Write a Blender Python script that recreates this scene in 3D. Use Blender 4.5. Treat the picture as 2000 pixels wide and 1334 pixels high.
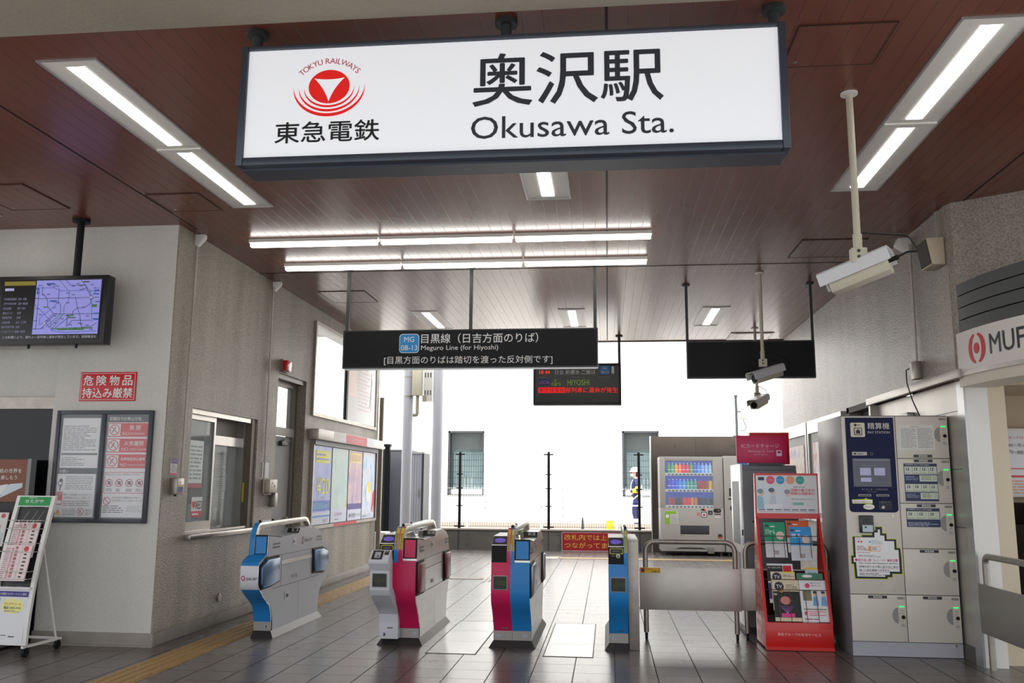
import bpy, bmesh, math, random
from mathutils import Vector, Matrix
random.seed(7)
SC = bpy.context.scene
for o in list(bpy.data.objects): bpy.data.objects.remove(o)
COL = SC.collection

# ---------------------------------------------------------------- camera
yaw, pitch, roll = 0.107719889, 0.161716749, 0.00698794991
cy_, sy_ = math.cos(yaw), math.sin(yaw)
F_ = Vector((-sy_*math.cos(pitch), cy_*math.cos(pitch), math.sin(pitch)))
r_ = Vector((cy_, sy_, 0)); u_ = r_.cross(F_)
R_ = r_*math.cos(roll)+u_*math.sin(roll); U_ = -r_*math.sin(roll)+u_*math.cos(roll)
cd = bpy.data.cameras.new('camera'); cd.sensor_width = 36; cd.lens = 1721.66/2000*36
cd.clip_start = 0.05; cd.clip_end = 300
cam = bpy.data.objects.new('camera', cd); COL.objects.link(cam)
M4 = Matrix((R_, U_, -F_)).transposed().to_4x4(); M4.translation = Vector((0, 0, 1.45))
cam.matrix_world = M4
SC.camera = cam
SC.view_settings.view_transform = 'Standard'; SC.view_settings.look = 'None'
SC.view_settings.exposure = 0.0; SC.view_settings.gamma = 1.0; SC.view_settings.use_curve_mapping = False

# ---------------------------------------------------------------- overcast sky, brighter over the tracks than over the street
w = bpy.data.worlds.new('sky'); SC.world = w; w.use_nodes = True
nt = w.node_tree; nt.nodes.clear()
out = nt.nodes.new('ShaderNodeOutputWorld'); bg = nt.nodes.new('ShaderNodeBackground')
tc = nt.nodes.new('ShaderNodeTexCoord'); sx = nt.nodes.new('ShaderNodeSeparateXYZ')
mr = nt.nodes.new('ShaderNodeMapRange'); mr.inputs[1].default_value = -0.08; mr.inputs[2].default_value = 0.5
mr.inputs[3].default_value = 1.55; mr.inputs[4].default_value = 5.5
nt.links.new(tc.outputs['Generated'], sx.inputs[0]); nt.links.new(sx.outputs['Y'], mr.inputs[0])
nt.links.new(mr.outputs[0], bg.inputs['Strength']); bg.inputs['Color'].default_value = (0.93, 0.965, 1.0, 1)
nt.links.new(bg.outputs[0], out.inputs[0])
sd = bpy.data.lights.new('sun', 'SUN'); sd.energy = 13.0; sd.angle = math.radians(3); sd.color = (1, .97, .93)
sun = bpy.data.objects.new('sun', sd); COL.objects.link(sun)
sun.rotation_euler = (math.radians(30), 0, math.radians(-14))   # high, from behind the station building
sun.location = (0, 0, 30)

# ---------------------------------------------------------------- materials
def L(c):
    c = c/255.0
    return c/12.92 if c <= 0.04045 else ((c+0.055)/1.055)**2.4
def rgb(t): return (L(t[0]), L(t[1]), L(t[2]), 1)
MC = {}
def mat(name, col, rough=0.5, metal=0.0, emit=0.0, noise=0.0, nscale=8.0, bump=0.0, bscale=60.0, alpha=None, trans=0, spec=0.5, coat=0, tint=None):
    if name in MC: return MC[name]
    m = bpy.data.materials.new(name); m.use_nodes = True; n = m.node_tree; b = n.nodes['Principled BSDF']
    c = rgb(col)
    b.inputs['Base Color'].default_value = c; b.inputs['Roughness'].default_value = rough; b.inputs['Metallic'].default_value = metal
    b.inputs['Specular IOR Level'].default_value = spec
    if coat: b.inputs['Coat Weight'].default_value = coat
    if trans: b.inputs['Transmission Weight'].default_value = trans; b.inputs['IOR'].default_value = 1.45
    if alpha is not None: b.inputs['Alpha'].default_value = alpha
    if emit: b.inputs['Emission Color'].default_value = c; b.inputs['Emission Strength'].default_value = emit
    if noise or bump:
        t = n.nodes.new('ShaderNodeTexCoord')
    if noise:
        x = n.nodes.new('ShaderNodeTexNoise'); x.inputs['Scale'].default_value = nscale; x.inputs['Detail'].default_value = 5
        r = n.nodes.new('ShaderNodeValToRGB'); r.color_ramp.elements[0].position = .3; r.color_ramp.elements[1].position = .7
        d = tint and rgb(tint) or tuple(c[i]*(1-noise) for i in range(3))+(1,)
        r.color_ramp.elements[0].color = d; r.color_ramp.elements[1].color = c
        n.links.new(t.outputs['Object'], x.inputs['Vector']); n.links.new(x.outputs['Fac'], r.inputs[0]); n.links.new(r.outputs[0], b.inputs['Base Color'])
    if bump:
        x = n.nodes.new('ShaderNodeTexNoise'); x.inputs['Scale'].default_value = bscale; x.inputs['Detail'].default_value = 3
        bb = n.nodes.new('ShaderNodeBump'); bb.inputs['Strength'].default_value = bump; bb.inputs['Distance'].default_value = .01
        n.links.new(t.outputs['Object'], x.inputs['Vector']); n.links.new(x.outputs['Fac'], bb.inputs['Height']); n.links.new(bb.outputs[0], b.inputs['Normal'])
    MC[name] = m; return m

def stucco(name, col, rough, bump, scale, streak=0.0, speck=0.0):
    m = mat(name, col, rough); n = m.node_tree; b = n.nodes['Principled BSDF']; lk = n.links.new
    t = n.nodes.new('ShaderNodeTexCoord')
    x = n.nodes.new('ShaderNodeTexNoise'); x.inputs['Scale'].default_value = scale; x.inputs['Detail'].default_value = 4; x.inputs['Roughness'].default_value = .65
    bb = n.nodes.new('ShaderNodeBump'); bb.inputs['Strength'].default_value = bump; bb.inputs['Distance'].default_value = .012
    lk(t.outputs['Object'], x.inputs['Vector']); lk(x.outputs['Fac'], bb.inputs['Height']); lk(bb.outputs[0], b.inputs['Normal'])
    mp = n.nodes.new('ShaderNodeMapping'); mp.inputs['Scale'].default_value = (2.6, 2.6, .3); lk(t.outputs['Object'], mp.inputs[0])
    s = n.nodes.new('ShaderNodeTexNoise'); s.inputs['Scale'].default_value = 1.0; s.inputs['Detail'].default_value = 5; lk(mp.outputs[0], s.inputs['Vector'])
    r = n.nodes.new('ShaderNodeValToRGB'); r.color_ramp.elements[0].position = .35; r.color_ramp.elements[1].position = .65
    c = rgb(col); r.color_ramp.elements[0].color = tuple(c[i]*(1-streak) for i in range(3))+(1,); r.color_ramp.elements[1].color = c
    lk(s.outputs['Fac'], r.inputs[0])
    r2 = n.nodes.new('ShaderNodeValToRGB'); r2.color_ramp.elements[0].position = .42; r2.color_ramp.elements[1].position = .58
    k = 1-speck; r2.color_ramp.elements[0].color = (k, k, k, 1); r2.color_ramp.elements[1].color = (1, 1, 1, 1)
    mx = n.nodes.new('ShaderNodeMix'); mx.data_type = 'RGBA'; mx.blend_type = 'MULTIPLY'; mx.inputs[0].default_value = 1
    lk(x.outputs['Fac'], r2.inputs[0]); lk(r.outputs[0], mx.inputs[6]); lk(r2.outputs[0], mx.inputs[7]); lk(mx.outputs[2], b.inputs['Base Color'])
    return m

def grid_mat(name, col, line, wx, ox, wy, oy, lx, ly, rough, axis_y='Y', noise=.12, var=0.0, lyf=0.5, coat=0, rnoise=0.0, fb=.12, gr=.5, gs=.42, bd=.004):
    """planks or tiles: dark joints every wx along X (and every wy along Y) with a small bump"""
    m = mat(name, col, rough); n = m.node_tree; b = n.nodes['Principled BSDF']; lk = n.links.new
    def M(op, a, bb=None):
        q = n.nodes.new('ShaderNodeMath'); q.operation = op
        for i, v in enumerate((a, bb)):
            if v is None: continue
            if isinstance(v, (int, float)): q.inputs[i].default_value = v
            else: lk(v, q.inputs[i])
        return q.outputs[0]
    t = n.nodes.new('ShaderNodeTexCoord'); s = n.nodes.new('ShaderNodeSeparateXYZ'); lk(t.outputs['Object'], s.inputs[0])
    def jline(coord, w_, o_, l_):
        f = M('FRACT', M('DIVIDE', M('SUBTRACT', coord, o_-1000*w_), w_))
        d = M('MULTIPLY', M('SUBTRACT', 0.5, M('ABSOLUTE', M('SUBTRACT', f, 0.5))), w_)
        return M('LESS_THAN', d, l_/2)
    jx = jline(s.outputs[0], wx, ox, lx)
    mask = jx
    if wy:
        jy = jline(s.outputs[axis_y], wy, oy, ly); mask = M('MAXIMUM', jx, M('MULTIPLY', jy, lyf))
    cell = n.nodes.new('ShaderNodeCombineXYZ')
    lk(M('FLOOR', M('DIVIDE', M('SUBTRACT', s.outputs[0], ox-1000*wx), wx)), cell.inputs[0])
    if wy: lk(M('FLOOR', M('DIVIDE', M('SUBTRACT', s.outputs[axis_y], oy-1000*wy), wy)), cell.inputs[1])
    wn = n.nodes.new('ShaderNodeTexWhiteNoise'); lk(cell.outputs[0], wn.inputs['Vector'])
    x = n.nodes.new('ShaderNodeTexNoise'); x.inputs['Scale'].default_value = 3; x.inputs['Detail'].default_value = 6; lk(t.outputs['Object'], x.inputs['Vector'])
    f2 = n.nodes.new('ShaderNodeTexNoise'); f2.inputs['Scale'].default_value = 160; f2.inputs['Detail'].default_value = 2; lk(t.outputs['Object'], f2.inputs['Vector'])
    val = M('ADD', 1-noise/2-var/2, M('ADD', M('MULTIPLY', x.outputs['Fac'], noise), M('MULTIPLY', wn.outputs['Value'], var)))
    val = M('MULTIPLY', val, M('ADD', 0.93, M('MULTIPLY', f2.outputs['Fac'], 0.14)))
    mx = n.nodes.new('ShaderNodeMix'); mx.data_type = 'RGBA'; mx.blend_type = 'MULTIPLY'; mx.inputs[0].default_value = 1
    cc = n.nodes.new('ShaderNodeCombineColor'); [lk(val, cc.inputs[i]) for i in range(3)]
    mx.inputs[6].default_value = rgb(col); lk(cc.outputs[0], mx.inputs[7])
    m2 = n.nodes.new('ShaderNodeMix'); m2.data_type = 'RGBA'; lk(mask, m2.inputs[0]); lk(mx.outputs[2], m2.inputs[6]); m2.inputs[7].default_value = rgb(line)
    lk(m2.outputs[2], b.inputs['Base Color'])
    bb = n.nodes.new('ShaderNodeBump'); bb.inputs['Strength'].default_value = .35; bb.inputs['Distance'].default_value = bd
    lk(M('SUBTRACT', M('MULTIPLY', f2.outputs['Fac'], fb), mask), bb.inputs['Height']); lk(bb.outputs[0], b.inputs['Normal'])
    lk(M('ADD', M('ADD', rough-rnoise/2, M('MULTIPLY', x.outputs['Fac'], rnoise)), M('MULTIPLY', mask, gr)), b.inputs['Roughness'])
    lk(M('SUBTRACT', .5, M('MULTIPLY', mask, gs)), b.inputs['Specular IOR Level'])
    return m

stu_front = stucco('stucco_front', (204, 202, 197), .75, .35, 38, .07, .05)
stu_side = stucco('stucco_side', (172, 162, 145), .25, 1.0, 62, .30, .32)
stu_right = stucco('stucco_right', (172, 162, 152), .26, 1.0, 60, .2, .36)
soffit_m = stucco('soffit_plaster', (150, 143, 130), .85, .3, 30, .06, .05)
ceil_m = grid_mat('ceiling_planks', (112, 60, 46), (72, 38, 30), .1127, .02, 0, 0, .0035, 0, .27, noise=.10, var=.09, rnoise=0, fb=0, gr=.1, gs=.1, bd=.001)
floor_m = grid_mat('floor_tiles', (98, 91, 88), (34, 30, 30), .3245, .044, .3245, 7.905, .009, .007, .27, noise=.14, var=.10, lyf=.55, rnoise=.03, fb=0, gr=.3, gs=.3)
inset_m = grid_mat('floor_inset_tiles', (132, 128, 124), (52, 48, 46), 40, 19.3, .615, 7.903, .01, .007, .22, noise=.06, var=0, lyf=.7, fb=0)
concrete = mat('concrete', (102, 98, 93), .8, noise=.22, nscale=2.5, bump=.12, bscale=90)
concrete_d = mat('concrete_dark', (82, 73, 65), .85, noise=.3, nscale=1.6, bump=.12, bscale=70)
steel = mat('steel', (178, 174, 168), .28, .9, noise=.12, nscale=5)
steel_b = mat('steel_brushed', (172, 164, 156), .38, .75, noise=.22, nscale=9)
steel_p = mat('steel_panel', (196, 190, 184), .42, .6, noise=.12, nscale=7)
alum = mat('aluminium', (190, 190, 190), .35, .7)
plinth_m = mat('concrete_plinth', (150, 143, 134), .8, noise=.15, nscale=6, bump=.1)
white_p = mat('white_paint', (226, 224, 220), .4)
facade_m = mat('white_facade', (240, 240, 238), .7)
black_m = mat('black_metal', (20, 20, 22), .5, spec=.25)
dark_m = mat('dark_grey_metal', (58, 60, 66), .4, .2)
frame_m = mat('sign_frame', (64, 70, 82), .35, .3)
rod_m = mat('hanger_dark', (52, 58, 60), .5)
grey_m = mat('grey_steel_door', (140, 138, 138), .5)
glass = mat('glass', (225, 235, 235), .03, 0, alpha=.22, spec=.8)
glass_d = mat('dark_glass', (16, 20, 24), .06, 0, spec=.35)
vend_m = mat('vending_white', (164, 160, 154), .42)
lock_m = mat('locker_cream', (214, 208, 198), .38)
lock_side = mat('locker_side', (120, 118, 124), .4)
navy_m = mat('navy_panel', (20, 26, 66), .4, spec=.15)
cream_m = mat('camera_cream', (192, 186, 168), .45)
red_m = mat('rack_red', (206, 18, 16), .32, coat=.2)
blue_g = mat('gate_blue', (34, 126, 196), .38, spec=.4)
pink_g = mat('gate_pink', (200, 28, 86), .38, spec=.4)
white_g = mat('gate_white', (206, 208, 216), .38)
body_g = mat('gate_body', (176, 178, 186), .36, .25)
steel_g = mat('gate_steel', (212, 210, 206), .26, .75, noise=.14, nscale=6)
blk_g = mat('gate_black', (14, 14, 17), .45, spec=.18)
lamp_on = mat('lamp_tube', (255, 253, 246), .5, emit=9.0)
reflector = mat('lamp_reflector', (225, 224, 218), .35)
paper = mat('paper', (224, 224, 228), .5)
tact_m = mat('tactile_yellow', (166, 134, 84), .5, noise=.10, nscale=3)
asphalt = mat('street_paving', (110, 108, 104), .9, noise=.2, nscale=2)
ballast = mat('ballast', (205, 200, 192), .95, noise=.25, nscale=30, bump=.8, bscale=25)
def K(r, g, b, emit=0, rough=.45):                 # a printed colour
    return mat('ink_%d_%d_%d_%g' % (r, g, b, emit*10+rough), (r, g, b), rough, emit=emit)

# ---------------------------------------------------------------- builders
ORG = {}
def thing(name, label, cat, loc=(0, 0, 0), rotz=0, group=None, local=False):
    o = bpy.data.objects.new(name, None); COL.objects.link(o); o.empty_display_size = .1
    o.location = loc; o.rotation_euler = (0, 0, rotz)
    o['label'] = label; o['category'] = cat
    if group: o['group'] = group
    ORG[o.name] = Vector((0, 0, 0)) if local else Vector(loc)
    return o
def tag(o, label, cat, group=None):
    o['label'] = label; o['category'] = cat
    if group: o['group'] = group
    return o
class MB:
    def __init__(s, m=None): s.bm = bmesh.new(); s.ms = []; s.m = m
    def mi(s, m):
        m = m or s.m
        if m not in s.ms: s.ms.append(m)
        return s.ms.index(m)
    def box(s, x0, y0, z0, x1, y1, z1, m=None, bev=0, rot=None, piv=None):
        i = s.mi(m); t = bmesh.new()
        bmesh.ops.create_cube(t, size=1)
        for v in t.verts: v.co = Vector((x0+(v.co.x+.5)*(x1-x0), y0+(v.co.y+.5)*(y1-y0), z0+(v.co.z+.5)*(z1-z0)))
        if bev: bmesh.ops.bevel(t, geom=list(t.edges), offset=bev, segments=2, affect='EDGES', profile=.5)
        if rot is not None:
            p = Vector(piv) if piv else Vector(((x0+x1)/2, (y0+y1)/2, (z0+z1)/2))
            for v in t.verts: v.co = p+rot@(v.co-p)
        s.merge(t, i); return s
    def merge(s, t, i):
        t.verts.index_update(); mp = [s.bm.verts.new(v.co) for v in t.verts]
        for f in t.faces:
            try: g = s.bm.faces.new([mp[v.index] for v in f.verts]); g.material_index = i
            except ValueError: pass
        t.free()
    def cyl(s, p0, p1, r, m=None, seg=16, r2=None):
        i = s.mi(m); p0 = Vector(p0); p1 = Vector(p1); d = p1-p0; t = bmesh.new()
        bmesh.ops.create_cone(t, cap_ends=True, segments=seg, radius1=r, radius2=r if r2 is None else r2, depth=d.length)
        q = d.to_track_quat('Z', 'Y').to_matrix()
        for v in t.verts: v.co = (p0+p1)/2+q@v.co
        s.merge(t, i); return s
    def tube(s, pts, r, m=None, seg=12, round_r=0, steps=6):
        i = s.mi(m); P = [Vector(p) for p in pts]
        if round_r:
            Q = [P[0]]
            for k in range(1, len(P)-1):
                a = (P[k-1]-P[k]); b = (P[k+1]-P[k]); rr = min(round_r, a.length*.49, b.length*.49)
                A = P[k]+a.normalized()*rr; B = P[k]+b.normalized()*rr
                for j in range(steps+1):
                    u = j/steps; Q.append(A*(1-u)**2+P[k]*2*u*(1-u)+B*u*u)
            Q.append(P[-1]); P = Q
        rings = []; nrm = None
        for k, p in enumerate(P):
            d = (P[min(k+1, len(P)-1)]-P[max(k-1, 0)]).normalized()
            if nrm is None: nrm = d.orthogonal().normalized()
            nrm = (nrm-d*nrm.dot(d)).normalized(); bn = d.cross(nrm)
            rings.append([s.bm.verts.new(p+nrm*r*math.cos(2*math.pi*j/seg)+bn*r*math.sin(2*math.pi*j/seg)) for j in range(seg)])
        for k in range(len(rings)-1):
            for j in range(seg):
                f = s.bm.faces.new((rings[k][j], rings[k][(j+1) % seg], rings[k+1][(j+1) % seg], rings[k+1][j])); f.material_index = i
        for q in (rings[0][::-1], rings[-1]): s.bm.faces.new(q).material_index = i
        return s
    def prism(s, poly, axis, a, b, m=None, bev=0):
        """polygon in the plane across `axis` (X: (y,z)  Y: (x,z)  Z: (x,y)) extruded from a to b"""
        i = s.mi(m); t = bmesh.new()
        def V(p, c): return {'X': (c, p[0], p[1]), 'Y': (p[0], c, p[1]), 'Z': (p[0], p[1], c)}[axis]
        A = [t.verts.new(V(p, a)) for p in poly]; B = [t.verts.new(V(p, b)) for p in poly]
        t.faces.new(A); t.faces.new(B[::-1]); n = len(poly)
        for k in range(n): t.faces.new((A[k], B[k], B[(k+1) % n], A[(k+1) % n]))
        bmesh.ops.recalc_face_normals(t, faces=t.faces)
        if bev: bmesh.ops.bevel(t, geom=list(t.edges), offset=bev, segments=2, affect='EDGES', profile=.5)
        s.merge(t, i); return s
    def lathe(s, prof, c, m=None, seg=24, axis='Z'):
        i = s.mi(m); c = Vector(c); rings = []
        for r, z in prof:
            ring = []
            for j in range(seg):
                a = 2*math.pi*j/seg; x, y = r*math.cos(a), r*math.sin(a)
                ring.append(s.bm.verts.new(c+Vector({'Z': (x, y, z), 'Y': (x, z, y), 'X': (z, x, y)}[axis])))
            rings.append(ring)
        for k in range(len(rings)-1):
            for j in range(seg):
                f = s.bm.faces.new((rings[k][j], rings[k][(j+1) % seg], rings[k+1][(j+1) % seg], rings[k+1][j])); f.material_index = i
        for q in (rings[0][::-1], rings[-1]): s.bm.faces.new(q).material_index = i
        return s
    def build(s, name, parent=None, org=None, kind=None, sharp=35):
        bm = s.bm
        bmesh.ops.recalc_face_normals(bm, faces=bm.faces)
        for f in bm.faces: f.smooth = True
        for e in bm.edges:
            if len(e.link_faces) == 2:
                if e.calc_face_angle(0) > math.radians(sharp): e.smooth = False
        if parent is not None:
            q = parent
            while q.parent: q = q.parent
            og = ORG.get(q.name, q.location)
        elif org is not None: og = Vector(org)
        else:
            vs = [v.co for v in bm.verts]
            og = Vector(((min(v.x for v in vs)+max(v.x for v in vs))/2, (min(v.y for v in vs)+max(v.y for v in vs))/2, min(v.z for v in vs)))
        for v in bm.verts: v.co -= og
        me = bpy.data.meshes.new(name); bm.to_mesh(me); bm.free()
        for m in s.ms: me.materials.append(m)
        o = bpy.data.objects.new(name, me); COL.objects.link(o)
        if parent is not None: o.parent = parent
        else: o.location = og; ORG[o.name] = Vector(og)
        if kind: o['kind'] = kind
        return o
def struct(name, mb, parent=None, org=(0, 0, 0)):
    o = mb.build(name, parent, org=org)
    if parent is None: o['kind'] = 'structure'
    return o
TXT = {}
def text_polys(st, bold=0.0):
    k = (st, bold)
    if k in TXT: return TXT[k]
    c = bpy.data.curves.new('tmp', 'FONT'); c.body = st; c.offset = bold; c.resolution_u = 3
    o = bpy.data.objects.new('tmp', c); COL.objects.link(o)
    dg = bpy.context.evaluated_depsgraph_get(); me = bpy.data.meshes.new_from_object(o.evaluated_get(dg))
    vs = [(v.co.x, v.co.y) for v in me.vertices]; fs = [tuple(p.vertices) for p in me.polygons]
    bpy.data.objects.remove(o); bpy.data.curves.remove(c); bpy.data.meshes.remove(me)
    TXT[k] = (vs, fs); return vs, fs
class GX:
    """flat print on a surface: o + u*U + v*V, each shape lifted a little along the normal by its layer"""
    def __init__(s, o, U=(1, 0, 0), V=(0, 0, 1), step=.0012, lift=.0012, surf=None):
        s.o = Vector(o); s.U = Vector(U).normalized(); s.V = Vector(V).normalized(); s.N = s.U.cross(s.V); s.step = step; s.lift = lift
        s.bm = bmesh.new(); s.ms = []; s.surf = surf; s.cnt = 0.0; s.nest = 0
    def bump(s):
        if not s.nest: s.cnt = min(.9, s.cnt+.02)
    def mi(s, m):
        if m not in s.ms: s.ms.append(m)
        return s.ms.index(m)
    def P(s, u, v, l):
        d = s.lift+s.step*(l+s.cnt)
        if s.surf: return Vector(s.surf(u, v, d))
        return s.o+s.U*u+s.V*v+s.N*d
    def poly(s, pts, m, l=0):
        s.bump(); i = s.mi(m)
        try: f = s.bm.faces.new([s.bm.verts.new(s.P(a, b, l)) for a, b in pts]); f.material_index = i
        except ValueError: pass
        return s
    def rect(s, u0, v0, u1, v1, m, l=0): return s.poly([(u0, v0), (u1, v0), (u1, v1), (u0, v1)], m, l)
    def disc(s, u, v, r, m, l=0, n=28, ry=None): return s.poly([(u+r*math.cos(2*math.pi*k/n), v+(ry or r)*math.sin(2*math.pi*k/n)) for k in range(n)], m, l)
    def ring(s, u, v, r0, r1, m, l=0, n=28, a0=0, a1=2*math.pi, ky=1, taper=False):
        s.bump(); s.nest += 1
        for k in range(n):
            a = a0+(a1-a0)*k/n; b = a0+(a1-a0)*(k+1)/n
            def rr(t):
                if not taper: return r0
                e = 1-abs(2*t-1)**1.8; return r1-(r1-r0)*max(e, .05)
            p, q = rr(k/n), rr((k+1)/n)
            s.poly([(u+p*math.cos(a), v+ky*p*math.sin(a)), (u+r1*math.cos(a), v+ky*r1*math.sin(a)), (u+r1*math.cos(b), v+ky*r1*math.sin(b)), (u+q*math.cos(b), v+ky*q*math.sin(b))], m, l)
        s.nest -= 1
        return s
    def line(s, u0, v0, u1, v1, t, m, l=0):
        d = Vector((u1-u0, v1-v0)); n_ = Vector((-d.y, d.x)).normalized()*t/2
        return s.poly([(u0-n_.x, v0-n_.y), (u1-n_.x, v1-n_.y), (u1+n_.x, v1+n_.y), (u0+n_.x, v0+n_.y)], m, l)
    def text(s, st, u0, v0, u1, v1, m, l=1, bold=0.0, keep=False, rot=0):
        """fills the box u0..u1, v0..v1 (keep: keeps proportions, centred)"""
        s.bump(); s.nest += 1
        if bold:
            e = bold*.55*(v1-v0)
            for q, (a, b_) in enumerate(((-1, 0), (1, 0), (0, 1), (0, -1))): s.text(st, u0+a*e, v0+b_*e, u1+a*e, v1+b_*e, m, l+q*.02, 0.0, keep, rot)
        s.nest -= 1
        vs, fs = text_polys(st, 0.0)
        if not vs: return s
        if rot: ca, sa = math.cos(rot), math.sin(rot); vs = [(x*ca-y*sa, x*sa+y*ca) for x, y in vs]
        xs = [p[0] for p in vs]; ys = [p[1] for p in vs]; ax, ay = min(xs), min(ys); w_, h_ = max(xs)-ax, max(ys)-ay
        w_ = w_ or 1e-3; h_ = h_ or 1e-3
        ku, kv = (u1-u0)/w_, (v1-v0)/h_
        if keep:
            k = min(ku, kv); ku = kv = k; u0 = (u0+u1)/2-w_*k/2; v0 = (v0+v1)/2-h_*k/2
        i = s.mi(m); V_ = [s.bm.verts.new(s.P(u0+(x-ax)*ku, v0+(y-ay)*kv, l)) for x, y in vs]
        for f in fs:
            try: s.bm.faces.new([V_[a] for a in f]).material_index = i
            except ValueError: pass
        return s
    def scribble(s, u0, v0, u1, v1, n, m, l=1, fill=.55, seed=1):
        """rows of tiny printing too small to read"""
        rd = random.Random(seed); h = (v1-v0)/n; s.bump(); s.nest += 1
        for k in range(n):
            v = v1-(k+.75)*h; u = u0; end = u1-(rd.random()*.35*(u1-u0) if rd.random() < .4 else 0)
            while u < end-.2*h:
                wd = h*(1.2+rd.random()*3.5); s.rect(u, v, min(u+wd, end), v+h*fill*.75, m, l); u += wd+h*.45
        s.nest -= 1
        return s
    def no_sign(s, u, v, r, m, l=2):
        s.ring(u, v, r*.84, r, m, l); a = math.radians(135)
        s.line(u+r*.88*math.cos(a), v+r*.88*math.sin(a), u-r*.88*math.cos(a), v-r*.88*math.sin(a), r*.15, m, l+.3); return s
    def build(s, name, parent, label=None):
        q = parent
        while q.parent: q = q.parent
        og = ORG.get(q.name, q.location)
        for v in s.bm.verts: v.co -= og
        me = bpy.data.meshes.new(name); s.bm.to_mesh(me); s.bm.free()
        for m in s.ms: me.materials.append(m)
        o = bpy.data.objects.new(name, me); COL.objects.link(o); o.parent = parent
        if label: o['label'] = label
        return o
def dup(o, loc=None, rotz=None, label=None, group=None, parent=None):
    c = o.copy(); COL.objects.link(c)
    if parent is not None: c.parent = parent
    if loc is not None: c.location = loc
    if rotz is not None: c.rotation_euler = (0, 0, rotz)
    if label: c['label'] = label
    if group: c['group'] = group
    if o.name in ORG: ORG[c.name] = ORG[o.name]
    for ch in list(o.children): dup(ch, parent=c)
    return c
B = lambda m, *a, **k: MB(m).box(*a, **k)

# ================================================================ SETTING
ZC = 3.914; XL = -4.084; XR = 2.98
fl = MB(floor_m); fl.box(-9, 2.0, -.12, 6, 20.4, 0); floor = struct('floor', fl)
st = MB(asphalt); st.box(-30, -25, -.14, 30, 2.0, -.01); struct('floor_street', st)
for x0, x1 in ((-.566, -.140), (-1.592, -1.158)):
    b = MB(inset_m); b.box(x0, 7.905, -.01, x1, 9.745, .003, inset_m)
    for xe in (x0, x1): b.box(xe-.005, 7.9, -.01, xe+.005, 9.75, .0035, black_m)
    for ye in (7.903, 9.747): b.box(x0, ye-.004, -.01, x1, ye+.004, .0035, black_m)
    b.build('floor_inset', floor)
ce = MB(ceil_m)
ce.box(-9, 4.2, ZC, 6, 7.88, ZC+.12); ce.box(-4.35, 7.88, ZC, 3.2, 15.1, ZC+.12)
ceiling = struct('ceiling', ce)
jn = MB(black_m)
jn.box(.012, 4.2, ZC-.003, .028, 15.1, ZC+.01); jn.box(-4.084, 9.825, ZC-.003, 2.98, 9.84, ZC+.01)
jn.box(-3.99, 4.2, ZC-.003, -3.978, 8.0, ZC+.01); jn.box(3.09, 4.2, ZC-.003, 3.102, 7.8, ZC+.01)
jn.build('ceiling_joint', ceiling)
fas = MB(mat('fascia_brown', (82, 58, 50), .5)); fas.box(-4.35, 15.1, ZC-.012, 4.5, 15.16, ZC+.3); struct('trim_1', fas)
so = MB(soffit_m); so.box(-9, .9, ZC-.05, 6, 4.19, ZC+.12)
soff = struct('ceiling_soffit', so)
b = MB(black_m); b.box(-9, 4.19, ZC-.02, 6, 4.2, ZC+.02); b.build('shadow_gap', soff)
up = MB(facade_m); up.box(-9, .9, ZC+.13, 6, 15.1, 12.0); struct('wall_sun_blocker', up)  # unseen mass added above the ceiling to keep sun off the track-side walls

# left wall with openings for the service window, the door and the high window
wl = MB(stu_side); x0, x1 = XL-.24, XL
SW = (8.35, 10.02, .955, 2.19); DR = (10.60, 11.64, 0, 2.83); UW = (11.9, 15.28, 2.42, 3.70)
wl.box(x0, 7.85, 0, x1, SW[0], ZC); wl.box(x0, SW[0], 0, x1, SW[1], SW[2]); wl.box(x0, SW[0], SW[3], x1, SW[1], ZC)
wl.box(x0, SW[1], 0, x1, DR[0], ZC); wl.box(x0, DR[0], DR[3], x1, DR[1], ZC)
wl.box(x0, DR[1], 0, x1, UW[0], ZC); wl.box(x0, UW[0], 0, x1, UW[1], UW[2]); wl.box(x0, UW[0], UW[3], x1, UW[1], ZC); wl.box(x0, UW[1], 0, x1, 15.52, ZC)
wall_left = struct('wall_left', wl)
# left front wall (facing the street)
wf = MB(stu_front)
wf.box(-5.215, 7.85, 0, XL-.2405, 8.09, ZC); wf.box(-5.215, 7.844, 0, XL-.012, 7.85, ZC); wf.box(-9, 7.85, 2.72, -5.215, 8.09, ZC); wf.box(-9, 7.93, 2.25, -5.215, 8.09, 2.72)
struct('wall_front_left', wf)
bs = MB(plinth_m)
bs.box(-5.225, 7.825, 0, XL+.02, 7.85, .115, bev=.006); bs.box(-5.225, 7.80, 0, XL+.03, 7.86, .012); struct('baseboard_front_left', bs)
bs = MB(plinth_m); bs.box(XL, 7.83, 0, XL+.025, 10.58, .11, bev=.006); bs.box(XL, 11.66, 0, XL+.025, 15.5, .11, bev=.006); struct('baseboard_left', bs)
# shop window at far left
sw = MB(steel_b); sw.box(-9, 7.88, 2.14, -5.215, 7.95, 2.25); sw.box(-5.245, 7.88, 0, -5.215, 7.95, 2.14)
wn = struct('window_1', sw)
b = MB(glass_d); b.box(-9, 7.915, .9, -5.245, 7.925, 2.14); b.build('pane', wn)
b = MB(black_m); b.box(-9, 7.9, 0, -5.245, 8.0, .9); b.build('dark_panel', wn)
# upper-left recess below z 2.7 has its own window head

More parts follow.
